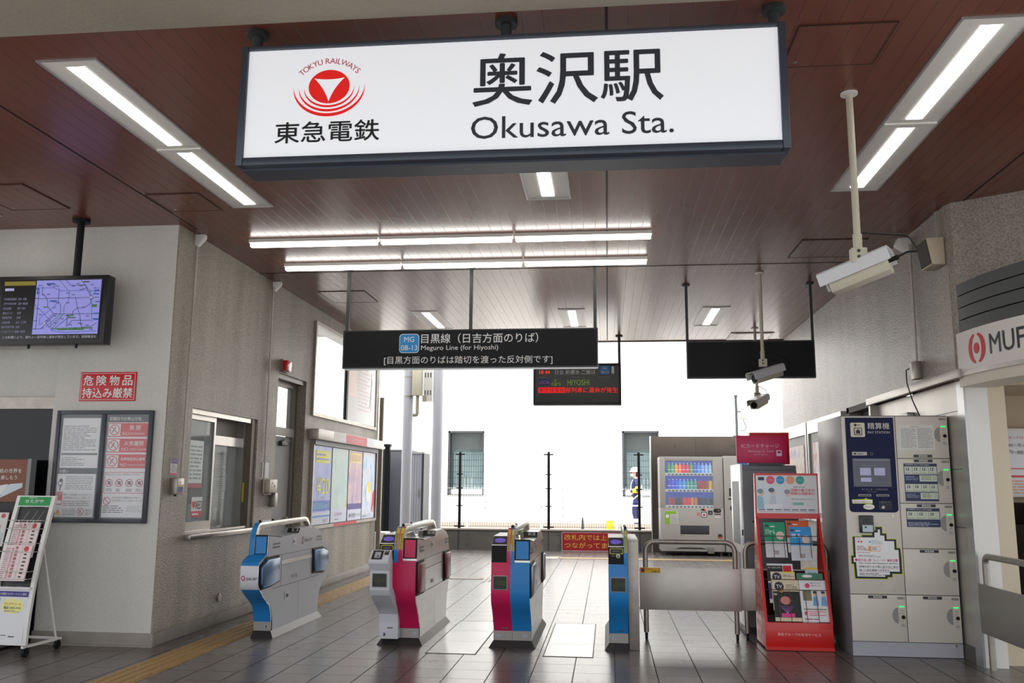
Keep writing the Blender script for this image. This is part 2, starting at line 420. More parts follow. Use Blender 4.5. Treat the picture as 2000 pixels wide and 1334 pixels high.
# office behind the service window
of = MB(mat('office_wall', (120, 124, 128), .8)); of.box(-6.6, 8.1, 0, -6.5, 10.5, 3.2); of.box(-6.6, 10.45, 0, XL-.24, 10.55, 3.2); of.box(-6.6, 8.1, 3.1, XL-.24, 10.5, 3.2)
of.box(-6.6, 8.09, 0, XL-.24, 8.14, 3.1)
struct('wall_office', of)
dk = thing('office_desk', 'grey desk inside the ticket office, seen behind the sliding window', 'desk', (-4.95, 9.25, 0))
B(mat('desk_top', (150, 146, 138), .5), -5.5, 8.4, .80, -4.42, 10.3, .84).build('desktop', dk)
for yy in (8.45, 10.2): B(dark_m, -5.45, yy, 0, -4.5, yy+.05, .80).build('leg', dk)
ac = thing('document_stand', 'white and blue plastic stand on the desk inside the sliding window', 'stand', (-4.62, 9.62, .84))
B(paper, -4.64, 9.52, .84, -4.61, 9.76, 1.22, bev=.01).build('stand_body', ac)
GX((-4.608, 9.52, .84), (0, 1, 0), (0, 0, 1)).rect(.03, .2, .21, .34, K(28, 84, 170), 0).scribble(.03, .05, .21, .17, 4, K(120, 110, 100), 1, seed=4).build('print', ac)
cb = thing('office_cabinet', 'grey filing cabinet deep inside the ticket office', 'cabinet', (-6.2, 9.0, 0))
B(mat('cabinet_grey', (110, 116, 122), .5), -6.48, 8.3, 0, -6.0, 9.9, 1.95, bev=.01).build('cabinet_body', cb)
for k in range(3): B(mat('cabinet_door', (126, 132, 138), .5), -6.0, 8.32+k*.525, .05, -5.985, 8.82+k*.525, 1.9).build('door', cb)

# sliding service window
sv = MB(steel)
y0, y1, z0, z1 = SW
sv.box(XL-.22, y0, z1-.05, XL-.03, y1, z1); sv.box(XL-.22, y0, z0, XL-.03, y1, z0+.02)
sv.box(XL-.12, 9.02, z0, XL-.07, 9.06, z1-.05); sv.box(XL-.12, y0, z0+.02, XL-.07, 9.02, z0+.11); sv.box(XL-.12, y0, z1-.10, XL-.07, 9.02, z1-.05)
sv.box(XL-.12, y0, z0+.11, XL-.07, y0+.03, z1-.10)
sv.box(XL-.2, 9.06, 1.86, XL-.12, 9.86, 1.96); sv.box(XL-.2, 9.82, z0, XL-.08, 9.90, z1-.05)
win2 = struct('window_2', sv)
MB(mat('window_brown', (96, 86, 74), .5)).box(XL-.21, 9.06, 1.96, XL-.17, 9.84, z1-.05).box(XL-.22, 9.90, z0, XL-.02, y1, z1).build('reveal_panel', win2)
MB(glass).box(XL-.10, y0+.03, z0+.11, XL-.094, 9.02, z1-.10).build('pane', win2)
MB(glass).box(XL-.17, 9.04, z0+.02, XL-.164, 9.82, 1.86).build('pane', win2)
g = GX((XL-.16, 9.06, 1.0), (0, 1, 0), (0, 0, 1)); dots = K(228, 226, 220)
for i in range(-7, 8):
    for j in range(-13, 14):
        if (i/7.5)**2+(j/13.5)**2 < 1: g.disc(.30+i*.030+(j % 2)*.015, .46+j*.021, .0062, dots, 0, n=6)
g.build('perforated_speaking_panel', win2)
MB(K(196, 180, 30)).box(XL-.075, 9.84, 1.24, XL-.072, 9.89, 1.46).build('yellow_tape', win2)
g = GX((XL-.0925, 8.38, .98), (0, 1, 0), (0, 0, 1))
g.rect(.26, .13, .50, .33, paper, 0).rect(.26, .13, .50, .19, K(190, 30, 46), 1).text('♥', .275, .21, .345, .29, K(206, 28, 40), 2).text('AED', .345, .21, .49, .29, K(22, 22, 22), 2, bold=.02).scribble(.28, .14, .48, .18, 1, paper, 2)
g.rect(.02, .30, .10, .60, paper, 0).line(.06, .42, .06, .54, .012, K(130, 170, 60), 1).disc(.06, .52, .02, K(130, 170, 60), 1).text('AED', .03, .36, .09, .39, K(60, 60, 60), 1)
g.rect(.14, .42, .46, .90, K(206, 216, 216), 0).rect(.14, .42, .46, .47, K(160, 60, 84), 1).scribble(.17, .50, .43, .86, 9, K(116, 140, 140), 1, seed=12)
g.rect(.0, .60, .13, 1.0, paper, 0).rect(.0, .95, .13, 1.0, K(190, 60, 60), 1).ring(.05, .80, .06, .075, K(190, 90, 90), 1).line(.03, .70, .07, .88, .02, K(30, 30, 30), 2)
g.build('window_stickers', win2)
MB(steel).box(XL-.02, 8.33, .905, XL+.07, 10.08, .955, bev=.006).build('counter_ledge', win2)

# grey staff door with a transom window
dr = MB(mat('door_frame_brown', (122, 116, 108), .45, .3))
y0, y1, z1 = 10.60, 11.64, 2.83
dr.box(XL-.22, y0, z1-.06, XL-.03, y1, z1); dr.box(XL-.22, y0, 0, XL-.12, y0+.05, z1); dr.box(XL-.22, y1-.12, 0, XL-.12, y1, z1); dr.box(XL-.115, y0+.05, 2.06, XL-.10, y1-.12, 2.17); dr.box(XL-.2, y0, 2.17, XL-.13, y0+.1, z1); dr.box(XL-.2, y0+.05, z1-.12, XL-.13, y1-.1, z1-.05)
door1 = struct('door_1', dr)
MB(grey_m).box(XL-.19, y0+.05, .0, XL-.15, y1-.12, 2.06).build('door_leaf', door1)
MB(glass).box(XL-.17, y0+.1, 2.17, XL-.165, y1-.12, z1-.12).build('pane', door1)
MB(dark_m).box(XL-.15, 11.1, 1.94, XL-.10, 11.34, 2.0, bev=.005).box(XL-.13, 11.2, 2.0, XL-.115, 11.5, 2.02).build('door_closer', door1)
MB(steel).cyl((XL-.15, 11.4, 1.0), (XL-.10, 11.4, 1.0), .025).build('door_handle', door1)

# high window with a poster on its far pane
uw = MB(steel_b); y0, y1, z0, z1 = UW
uw.box(XL-.03, y0-.02, z0-.03, XL+.03, y1+.02, z0+.02); uw.box(XL-.03, y0-.02, z1-.02, XL+.03, y1+.02, z1+.03); uw.box(XL-.03, y0-.02, z0+.0205, XL+.03, y0+.03, z1-.0205); uw.box(XL-.03, y1-.03, z0+.0205, XL+.03, y1+.02, z1-.0205); uw.box(XL-.03, 13.46, z0, XL+.02, 13.54, z1, black_m)
win3 = struct('window_3', uw)
MB(glass).box(XL-.008, y0+.03, z0+.02, XL-.003, 13.46, z1-.02).build('pane', win3)
MB(glass).box(XL-.008, 13.54, z0+.02, XL-.003, y1-.03, z1-.02).build('pane', win3)
ps = thing('window_poster', 'pale poster with a green band on the high window, right pane', 'poster', (XL, 14.4, 2.46))
B(mat('thin_paper', (236, 234, 230), .6), XL-.002, 13.56, 2.45, XL+.002, 15.24, 3.66).build('sheet', ps)
GX((XL+.002, 13.56, 2.45), (0, 1, 0), (0, 0, 1)).rect(.25, 1.02, 1.68, 1.21, K(90, 150, 96), 0).rect(.05, .4, .5, .95, K(244, 214, 200), 0).scribble(.6, .2, 1.3, .95, 12, K(220, 190, 190), 1, seed=3).line(1.3, .3, 1.45, .8, .02, K(130, 140, 150), 1).line(1.4, .25, 1.4, .9, .02, K(130, 140, 150), 1).build('print', ps)

# right side: stucco upper wall, trim, steel lined niche, lower wall with poster cases
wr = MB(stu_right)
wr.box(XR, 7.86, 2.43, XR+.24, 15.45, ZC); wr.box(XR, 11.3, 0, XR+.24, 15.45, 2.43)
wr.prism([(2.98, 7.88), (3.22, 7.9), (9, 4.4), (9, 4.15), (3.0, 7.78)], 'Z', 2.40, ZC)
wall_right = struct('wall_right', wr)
MB(steel_p).box(XR-.03, 7.77, 2.375, XR+.01, 10.45, 2.45, bev=.004).build('wall_trim', wall_right)
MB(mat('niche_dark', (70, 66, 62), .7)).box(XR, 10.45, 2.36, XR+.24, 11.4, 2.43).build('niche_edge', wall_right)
nr = MB(steel_p)
nr.box(3.06, 8.06, .13, 3.12, 10.4, 2.375)
for z in (1.115, 1.616, 2.12): nr.box(3.055, 8.06, z-.003, 3.062, 10.4, z+.003, dark_m)
nr.box(3.05, 8.07, 0, 3.12, 10.4, .13, mat('niche_base', (92, 88, 84), .6))
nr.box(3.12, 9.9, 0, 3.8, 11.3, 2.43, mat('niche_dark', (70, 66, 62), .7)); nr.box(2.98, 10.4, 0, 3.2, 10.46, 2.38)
struct('wall_niche', nr)
nf = thing('metal_frame_box', 'small steel framed notice box above the lockers', 'box', (3.03, 9.6, 2.13))
B(steel, 2.99, 9.2, 2.12, 3.055, 10.2, 2.20, bev=.004).build('frame', nf)

# ATM lobby to the right: pillars, back wall, curved fascia
wp = MB(white_p); wp.box(3.06, 7.92, 0, 3.245, 8.05, 2.37); wp.box(3.045, 7.91, 0, 3.062, 8.06, 2.37, alum); struct('wall_pillar_white', wp)
wp = MB(mat('pillar_beige', (206, 192, 168), .6)); wp.box(3.25, 8.05, 0, 3.44, 8.35, 2.37); struct('wall_pillar_beige', wp)
wp = MB(mat('lobby_wall', (176, 158, 134), .7)); wp.box(3.12, 9.3, 0, 9, 9.4, 2.5); wp.box(3.12, 8.3, 2.37, 9, 9.4, 2.5); struct('wall_lobby', wp)

def arc(r, z, a): return (5.6-r*math.cos(a), 7.85-r*math.sin(a), z)
def arc_band(mb, r0, r1, z0, z1, m, a0=0.0, a1=1.15, n=36):
    i = mb.mi(m); q = []
    for k in range(n+1):
        a = a0+(a1-a0)*k/n; q.append([mb.bm.verts.new(arc(*p, a)) for p in ((r0, z0), (r1, z0), (r1, z1), (r0, z1))])
    for k in range(n):
        for j in range(4): mb.bm.faces.new((q[k][j], q[k][(j+1) % 4], q[k+1][(j+1) % 4], q[k+1][j])).material_index = i
    mb.bm.faces.new(q[0]).material_index = i; mb.bm.faces.new(q[-1][::-1]).material_index = i
atm = thing('curved_bank_sign', 'curved white bank fascia sign with dark louvres above the cash corner', 'sign', (3.0, 7.6, 2.26))
m = MB(); louv = mat('louvre_dark', (66, 68, 70), .45)
for k in range(4): arc_band(m, 2.55, 2.60, 2.76+k*.105, 2.76+k*.105+.095, louv)
arc_band(m, 2.5, 2.56, 2.74, 3.18, mat('louvre_back', (24, 22, 20), .8)); m.build('louvre', atm)
m = MB(); arc_band(m, 2.52, 2.61, 2.42, 2.755, mat('bank_white', (214, 208, 204), .4)); m.build('sign_face', atm)
m = MB(); arc_band(m, 2.45, 2.615, 2.385, 2.42, steel_p); arc_band(m, 2.3, 2.60, 2.30, 2.385, mat('bank_soffit', (206, 196, 182), .5)); m.build('lower_trim', atm)
red_b = K(196, 24, 36); ink_d = K(44, 48, 54)
g = GX((0, 0, 0), surf=lambda u, v, d: arc(2.61+d, v, u/2.61))
u, v = .36, 2.585
for sgn in (-1, 1):
    P_ = []
    for k in range(17):
        a = math.radians(-80+160*k/16); P_.append((u+sgn*(.012+.112*math.cos(a)), v+.125*math.sin(a)))
    for k in range(16, -1, -1):
        a = math.radians(-80+160*k/16); P_.append((u+sgn*(.004+.066*math.cos(a)), v+.108*math.sin(a)))
    g.poly(P_, red_b, 1)
g.disc(u, v, .042, red_b, 1, ry=.046)
g.text('MUF', .54, 2.51, .92, 2.67, ink_d, 1, bold=.02).text('G', .95, 2.51, 1.10, 2.67, ink_d, 1, bold=.02)
g.build('lettering', atm)
at = thing('bank_notice_board', 'red and white loan notice board on the beige wall of the cash corner', 'notice board', (4.0, 9.25, 1.36))
B(paper, 3.79, 9.22, 1.37, 4.9, 9.29, 2.04, bev=.004).build('board', at)
g = GX((3.79, 9.22, 1.37)); rr_ = K(206, 40, 44)
g.text('UFJ銀行 カードローン', .02, .56, .36, .595, rr_, 1).text('年1.4%〜年14.6%', .07, .485, .37, .525, ink_d, 1).text('10万円〜800万円', .07, .415, .36, .455, ink_d, 1)
g.rect(.0, .27, 1.1, .28, rr_, 1).rect(.0, .19, 1.1, .21, rr_, 1).scribble(.03, .03, .5, .17, 5, K(214, 150, 120), 1, seed=5); g.build('print', at)
am = thing('cash_machine', 'dark cash machine in the lobby behind the steel barrier', 'cash machine', (4.2, 8.95, 0))
B(mat('atm_dark', (34, 34, 38), .4), 3.86, 8.75, 0, 4.7, 9.2, 1.12, bev=.02).build('cabinet', am)
B(black_m, 3.90, 8.9, 1.12, 4.66, 9.2, 1.32, bev=.01).build('screen_hood', am)
GX((3.9, 8.9, 1.13)).rect(.08, .03, .5, .15, K(70, 74, 120, emit=.3), 0).build('screen', am)
GX((3.86, 8.75, .0)).rect(.1, .85, .35, .93, K(120, 120, 126), 0).rect(.45, .85, .7, .93, K(120, 120, 126), 0).rect(.1, .1, .74, .75, K(54, 54, 60), 0).build('front_panels', am)

# low concrete wall, taller wall, track side ground, white building
cw = MB(concrete); cw.box(-7.5, 20.4, 0, .985, 20.62, .45)
for x in (-3.41, -1.345, .71): cw.box(x-.012, 20.392, 0, x+.012, 20.4, .45, dark_m)
cw.box(-7.5, 20.37, .44, .985, 20.65, .47, mat('coping', (176, 162, 150), .8))
for k in range(9):
    for z in (.12, .34): cw.cyl((-3.2+k*.52, 20.385, z), (-3.2+k*.52, 20.401, z), .014, dark_m, seg=8)
struct('wall_track_low', cw)
cw = MB(concrete_d); cw.box(.985, 20.38, 0, 6.5, 20.64, 2.57)
for x in (1.12, 1.52, 2.16, 2.8):
    for z in (.6, 1.2, 1.75, 2.36): cw.cyl((x, 20.37, z), (x, 20.381, z), .017, dark_m, seg=10)
cw.box(1.99, 20.374, 1.6, 1.996, 20.38, 2.57, dark_m)
cw.box(.97, 20.36, 0, .99, 20.66, 2.58, mat('wall_edge_pale', (190, 186, 180), .7))
struct('wall_track_tall', cw)
gd = MB(ballast); gd.box(-40, 20.64, -.1, 40, 60, .24); struct('floor_track_bed', gd)
gp = MB(asphalt); gp.box(-40, 7.9, -.14, -9, 20.64, -.02); gp.box(6, 7.9, -.14, 40, 20.64, -.02); struct('floor_side_ground', gp)
rl = MB(mat('rail_steel', (150, 140, 132), .5, .5))
for y in (21.9, 22.97, 25.4, 26.47): rl.box(-40, y, .24, 40, y+.07, .36)
rails = rl.build('railway_track'); tag(rails, 'steel rails running across the ballast behind the mesh fence', 'railway track')
bd = thing('white_building', 'large white building across the tracks with two deep dark-framed windows', 'building', (-2, 34, 0))
m = MB(facade_m); WX = [(-5.78, -4.455), (.53, 1.83)]
m.box(-22, 32, 0, WX[0][0], 36, 13); m.box(WX[0][1], 32, 0, WX[1][0], 36, 13); m.box(WX[1][1], 32, 0, 20, 36, 13)
for a, b_ in WX: m.box(a, 32, 0, b_, 36, 1.09); m.box(a, 32, 3.4, b_, 36, 13)
for x in (-13.5, -8.2, -1.9, 5.3, 10.4): m.box(x, 31.99, 0, x+.02, 32.01, 13, K(206, 206, 206))
m.build('facade', bd)
for a, b_ in WX:
    f = MB(dark_m); f.box(a, 31.96, 3.33, b_, 32.4, 3.40); f.box(a, 31.96, 1.09, a+.07, 32.4, 3.4); f.box(b_-.04, 31.96, 1.09, b_, 32.4, 3.4); f.box(a, 31.96, 1.09, b_, 32.4, 1.12)
    f = f.build('window_frame', bd)
    MB(mat('far_glass', (96, 112, 116), .15, noise=.35, nscale=1.5)).box(a+.07, 32.35, 1.3, b_-.04, 32.4, 3.33).box(a+.07, 32.34, 2.75, b_-.04, 32.36, 3.33, mat('blind_grey', (88, 96, 98), .6)).box(a+.07, 32.2, 1.12, b_-.04, 32.4, 1.3, facade_m).build('pane', f)

# ================================================================ CEILING LIGHTS
def recessed(x0, x1, y0, y1, segs, label, group):
    t = thing('recessed_light', label, 'ceiling light', ((x0+x1)/2, (y0+y1)/2, ZC), 0, group)
    f = MB(alum)
    for a in ((x0-.015, y0-.015, x1+.015, y0), (x0-.015, y1, x1+.015, y1+.015), (x0-.015, y0, x0, y1), (x1, y0, x1+.015, y1)): f.box(a[0], a[1], ZC-.008, a[2], a[3], ZC+.002)
    f.build('frame', t)
    n = segs; ly = (y1-y0)/n; xm = (x0+x1)/2
    rf = MB(reflector); lm = MB(lamp_on)
    rf.prism([(x0, ZC-.002), (x0+.01, ZC-.002), (xm-.055, ZC-.0015), (xm-.055, ZC-.0005), (x0, ZC-.0005)], 'Y', y0, y1)
    rf.prism([(x1, ZC-.002), (x1-.01, ZC-.002), (xm+.055, ZC-.0015), (xm+.055, ZC-.0005), (x1, ZC-.0005)], 'Y', y0, y1)
    for k in range(n): lm.box(xm-.052, y0+k*ly+.07, ZC-.006, xm+.052, y0+(k+1)*ly-.07, ZC-.0005)
    for k in range(n+1):
        yy = y0+k*ly
        for s_, a, b_ in ((1, yy, yy+.07), (-1, yy-.07, yy)):
            if a < y0-.01 or b_ > y1+.01: continue
            e = a if s_ > 0 else b_; q = e+s_*.0 ; far = b_ if s_ > 0 else a
            rf.bm.faces.new([rf.bm.verts.new(p) for p in ((x0+.005, e, ZC-.003), (x1-.005, e, ZC-.003), (xm+.055, far, ZC-.0075), (xm-.055, far, ZC-.0075))])
    for k in range(1, n): rf.box(x0+.005, y0+k*ly-.01, ZC-.015, x1-.005, y0+k*ly+.01, ZC-.002)
    rf.build('reflector', t); lm.build('lamp', t)
    return t
for x0, sd_ in ((-3.33, 'left'), (-.66, 'middle'), (1.905, 'right')):
    recessed(x0, x0+.355, 4.57, 7.35, 2, {'left': 'long double recessed ceiling light left of the big station sign', 'middle': 'long recessed ceiling light partly hidden above the big station sign', 'right': 'long double recessed ceiling light right of the big station sign, behind a camera pole'}[sd_], 'long recessed ceiling lights at the entrance')
for x0, sd_ in ((-2.78, 'left end'), (-.663, 'middle'), (1.355, 'right end')):
    recessed(x0, x0+.355, 12.25, 13.66, 1, {'left end': 'short recessed ceiling light above the left part of the platform direction sign', 'middle': 'short recessed ceiling light above the right part of the platform direction sign', 'right end': 'short recessed ceiling light above the blank black hanging sign'}[sd_], 'short recessed ceiling lights near the tracks')
recessed(-5.98, -5.63, 5.0, 7.4, 2, 'recessed ceiling light cut by the left picture edge', None)
for yy, lab, off in ((8.43, 'front surface-mounted batten light across the ceiling, the longer looking one', 0), (9.43, 'rear surface-mounted batten light across the ceiling, nearer the hanging sign', 0)):
    t = thing('batten_light', lab, 'ceiling light', (-1.57, yy, ZC-.07), 0, 'batten lights across the ceiling')
    for k in range(3):
        a = -3.62+k*1.365; b_ = a+1.345
        MB(white_p).box(a, yy-.045, ZC-.035, b_, yy+.045, ZC-.0005).build('housing', t)
        MB(lamp_on).box(a+.01, yy-.032, ZC-.075, b_-.01, yy+.032, ZC-.035, bev=.008).build('lamp', t)
# access hatches and air grille on the ceiling
def hatch(x0, y0, x1, y1, label):
    t = thing('ceiling_hatch', label, 'access hatch', ((x0+x1)/2, (y0+y1)/2, ZC), 0, 'access hatches in the brown ceiling')
    MB(ceil_m).box(x0, y0, ZC-.006, x1, y1, ZC-.0005).build('hatch_door', t)
    f = MB(mat('hatch_edge', (60, 34, 28), .6)); w_ = .006
    for a in ((x0-w_, y0-w_, x1+w_, y0), (x0-w_, y1, x1+w_, y1+w_), (x0-w_, y0, x0, y1), (x1, y0, x1+w_, y1)): f.box(a[0], a[1], ZC-.008, a[2], a[3], ZC-.0005)
    f.build('hatch_rim', t)
    MB(steel).cyl((x0+.06, y1-.06, ZC-.010), (x0+.06, y1-.06, ZC-.005), .012, seg=10).build('latch', t)
hatch(1.06, 4.57, 1.57, 5.04, 'square ceiling hatch just right of the big station sign')
hatch(-3.95, 6.95, -3.48, 7.42, 'square ceiling hatch above the outside corner of the left wall')
hatch(-5.4, 6.60, -4.85, 7.25, 'square ceiling hatch above the map monitor')
hatch(1.98, 8.88, 2.62, 9.56, 'square ceiling hatch behind the near surveillance camera')
hatch(-3.70, 10.86, -3.10, 11.54, 'square ceiling hatch above the left end of the direction sign')
t = thing('air_grille', 'flat rectangular air grille in the ceiling behind the blank sign', 'vent', (2.35, 14.7, ZC))
f = MB(steel_b); f.box(2.02, 14.38, ZC-.012, 2.70, 15.02, ZC-.0005); f.build('grille_frame', t)
f = MB(ceil_m); f.box(2.06, 14.42, ZC-.014, 2.66, 14.98, ZC-.011); f.build('grille_panel', t)

# ================================================================ BIG STATION SIGN
t = thing('station_sign', 'large backlit white station name sign hanging from the ceiling in front', 'sign', (-.5, 4.37, 3.10))
X0, X1, Z0, Z1 = -1.935, .917, 3.10, 3.772
f = MB(frame_m)
f.box(X0+.0385, 4.25, Z1-.022, X1-.0385, 4.50, Z1-.0005, bev=.004); f.box(X0+.0385, 4.25, Z0+.0005, X1-.0385, 4.50, Z0+.045, bev=.006); f.box(X0, 4.25, Z0, X0+.038, 4.50, Z1, bev=.006); f.box(X1-.038, 4.25, Z0, X1, 4.50, Z1, bev=.006)
f.box(X0+.02, 4.30, Z0-.012, X1-.02, 4.46, Z0+.01); f.build('frame', t)
MB(mat('sign_light_face', (218, 220, 226), .35, emit=.5)).box(X0+.036, 4.268, Z0+.04, X1-.036, 4.48, Z1-.02).build('light_panel', t)
g = GX((0, 4.268, 0)); blk = K(46, 50, 60); red = K(228, 24, 22, emit=.25)
blkk = K(18, 20, 24)
g.text('奥沢駅', -.675, 3.385, .302, 3.672, blk, 1, bold=.017).text('Okusawa Sta.', -.682, 3.207, .35, 3.328, blk, 1, bold=.004)
g.text('東急電鉄', -1.73, 3.222, -1.167, 3.338, blkk, 1, bold=.022)
g.build('lettering', t); g = GX((0, 4.268, 0))
cx, cz = -1.446, 3.53
g.disc(cx, cz, .112, red, 1, n=48, ry=.0945)
tri = []
corn = [(cx-.082, cz+.048), (cx+.084, cz+.048), (cx, cz-.084)]; cen = (cx, cz+.008)
for k in range(3):
    a, b_ = corn[k], corn[(k+1) % 3]; mid = ((a[0]+b_[0])/2*.60+cen[0]*.40, (a[1]+b_[1])/2*.60+cen[1]*.40)
    for j in range(10):
        q = j/10; tri.append(((1-q)**2*a[0]+2*q*(1-q)*mid[0]+q*q*b_[0], (1-q)**2*a[1]+2*q*(1-q)*mid[1]+q*q*b_[1]))
g.poly(tri, mat('sign_light_face', (218, 220, 226)), 2)
for r1, wd, ky in ((.137, .015, .79), (.165, .017, .80), (.194, .022, .82)):
    g.ring(cx, 3.522, r1-wd, r1, red, 1, n=40, a0=math.radians(178), a1=math.radians(364), ky=ky, taper=True)
st_ = 'TOKYU RAILWAYS'
adv = {'T': .58, 'O': .8, 'K': .66, 'Y': .60, 'U': .72, ' ': .32, 'R': .64, 'A': .66, 'I': .32, 'L': .52, 'W': 1.0, 'S': .54}
tot = sum(adv[c] for c in st_); acc = 0
for ch in st_:
    w_ = adv[ch]; c_ = acc+w_/2; acc += w_
    if ch == ' ': continue
    a = math.radians(137-(137-43)*c_/tot); r = .205
    px, pz = cx+r*math.cos(a), 3.455+r*math.sin(a); ang = a-math.pi/2
    vs, fs = text_polys(ch, 0.0); xs = [p[0] for p in vs]; mx_ = (min(xs)+max(xs))/2; k_ = .045
    i = g.mi(K(200, 30, 60)); ca, sa = math.cos(ang), math.sin(ang)
    V_ = [g.bm.verts.new(g.P(px+((x-mx_)*ca-y*sa)*k_, pz+((x-mx_)*sa+y*ca)*k_, 1)) for x, y in vs]
    for fc in fs:
        try: g.bm.faces.new([V_[q] for q in fc]).material_index = i
        except ValueError: pass
g.build('railway_emblem', t)
for x in (-1.90, -.515, .885):
    h = MB(rod_m); h.cyl((x, 4.37, Z1-.005), (x, 4.37, ZC), .028); h.cyl((x, 4.37, ZC-.03), (x, 4.37, ZC), .06); h.build('hanger', t)

# platform direction sign
def hanging_box(name, label, X0, X1, Z0, Z1, y, depth, rods, parts=True, rodr=.018):
    t = thing(name, label, 'sign', ((X0+X1)/2, y+depth/2, Z0))
    f = MB(mat('sign_edge', (52, 54, 56), .35, .3)); e = .016
    f.box(X0+e, y, Z0, X1-e, y+depth, Z0+e); f.box(X0+e, y, Z1-e, X1-e, y+depth, Z1); f.box(X0, y, Z0, X0+e, y+depth, Z1); f.box(X1-e, y, Z0, X1, y+depth, Z1); f.build('frame', t)
    MB(mat('sign_charcoal', (24, 25, 28), .45, spec=.2)).box(X0+e, y+.006, Z0+e, X1-e, y+depth-.006, Z1-e).build('face', t)
    for x in rods: h = MB(rod_m); h.box(x-rodr, y+depth/2-rodr, Z1, x+rodr, y+depth/2+rodr, ZC); h.cyl((x, y+depth/2, ZC-.012), (x, y+depth/2, ZC), .05); h.build('hanger', t)
    return t
t = hanging_box('direction_sign', 'long black hanging sign for the Hiyoshi platform with white lettering', -2.995, -.09, 2.748, 3.188, 9.70, .14, (-2.97, -1.53, -.12))
g = GX((0, 9.706, 0)); wt = K(222, 222, 222); bl = K(34, 136, 204)
def rrect(g, u0, v0, u1, v1, r, m, l):
    P_ = []
    for cx_, cy__, a0 in ((u1-r, v1-r, 0), (u0+r, v1-r, 90), (u0+r, v0+r, 180), (u1-r, v0+r, 270)):
        for k in range(6): a = math.radians(a0+18*k); P_.append((cx_+r*math.cos(a), cy__+r*math.sin(a)))
    g.poly(P_, m, l)
rrect(g, -2.338, 2.922, -2.108, 3.142, .04, wt, 1); rrect(g, -2.331, 2.929, -2.115, 3.135, .036, bl, 2)
g.text('MG', -2.282, 3.048, -2.166, 3.108, wt, 3, bold=.02).text('08-13', -2.318, 2.953, -2.128, 3.012, wt, 3, bold=.02)
g.text('目黒線（日吉方面のりば）', -2.085, 3.030, -.755, 3.142, wt, 1, bold=.008).text('Meguro Line (for Hiyoshi)', -2.085, 2.938, -1.205, 3.008, wt, 1)
g.text('[目黒方面のりばは踏切を渡った反対側です]', -2.51, 2.785, -.595, 2.885, wt, 1, bold=.003)
g.build('lettering', t)
MB(K(210, 214, 214, emit=.3)).box(-2.98, 9.72, 2.742, -.11, 9.82, 2.749).build('light_strip', t)
# blank sign
t = hanging_box('blank_sign', 'blank black hanging sign panel at the right, nothing written on it', .975, 2.495, 2.745, 3.203, 10.80, .07, (.99, 2.48), rodr=.016)
# departure board
t = thing('departure_board', 'small black train departure board with red and green dot letters', 'departure board', (-.5, 14.55, 2.76))
f = MB(mat('led_frame', (58, 60, 64), .4, .3)); f.box(-1.205, 14.45, 2.758, .24, 14.68, 3.445, bev=.006); f.build('housing', t)
MB(K(12, 12, 14, rough=.25)).box(-1.16, 14.44, 2.80, .20, 14.452, 3.40).build('screen', t)
for x in (.215, -1.0): h = MB(rod_m); h.box(x-.022, 14.53, 3.44, x+.022, 14.575, ZC); h.cyl((x, 14.55, ZC-.02), (x, 14.55, ZC), .06); h.build('hanger', t)
g = GX((0, 14.44, 0)); lr = K(255, 60, 20, emit=.9); lg = K(130, 160, 30, emit=.3); rd = K(230, 16, 14, emit=.8)
g.text('10 44', -1.10, 3.27, -.93, 3.33, lr, 1, bold=.01).text('日吉 新横浜 二俣川', -.84, 3.26, -.19, 3.335, wt, 1)
g.rect(-.1, 3.255, .05, 3.40, K(34, 120, 190), 1).text('MG', -.06, 3.335, .01, 3.375, wt, 2).text('08-13', -.085, 3.275, .035, 3.315, wt, 2).text('1', .085, 3.27, .125, 3.39, wt, 1)
g.scribble(-1.1, 3.20, -.9, 3.225, 1, K(120, 120, 120), 1).scribble(-.6, 3.20, -.4, 3.225, 1, K(120, 120, 120), 1).scribble(-.15, 3.20, .15, 3.225, 1, K(120, 120, 120), 1)
g.rect(-1.12, 3.09, -.92, 3.18, K(20, 20, 90, emit=.3), 1).text('LOCAL', -1.11, 3.10, -.92, 3.16, K(170, 110, 120, emit=.2), 2).text('8', -.85, 3.14, -.82, 3.175, lg, 1).text('cars', -.90, 3.075, -.75, 3.125, lg, 1).text('HIYOSHI', -.64, 3.08, -.28, 3.17, lg, 1)
g.rect(-1.12, 2.955, -.68, 3.045, rd, 1).text('東急線情報', -1.11, 2.965, -.69, 3.035, K(30, 4, 4), 2).text('部列車に運休が発生', -.67, 2.955, .18, 3.045, rd, 1, bold=.005)
g.build('display', t)
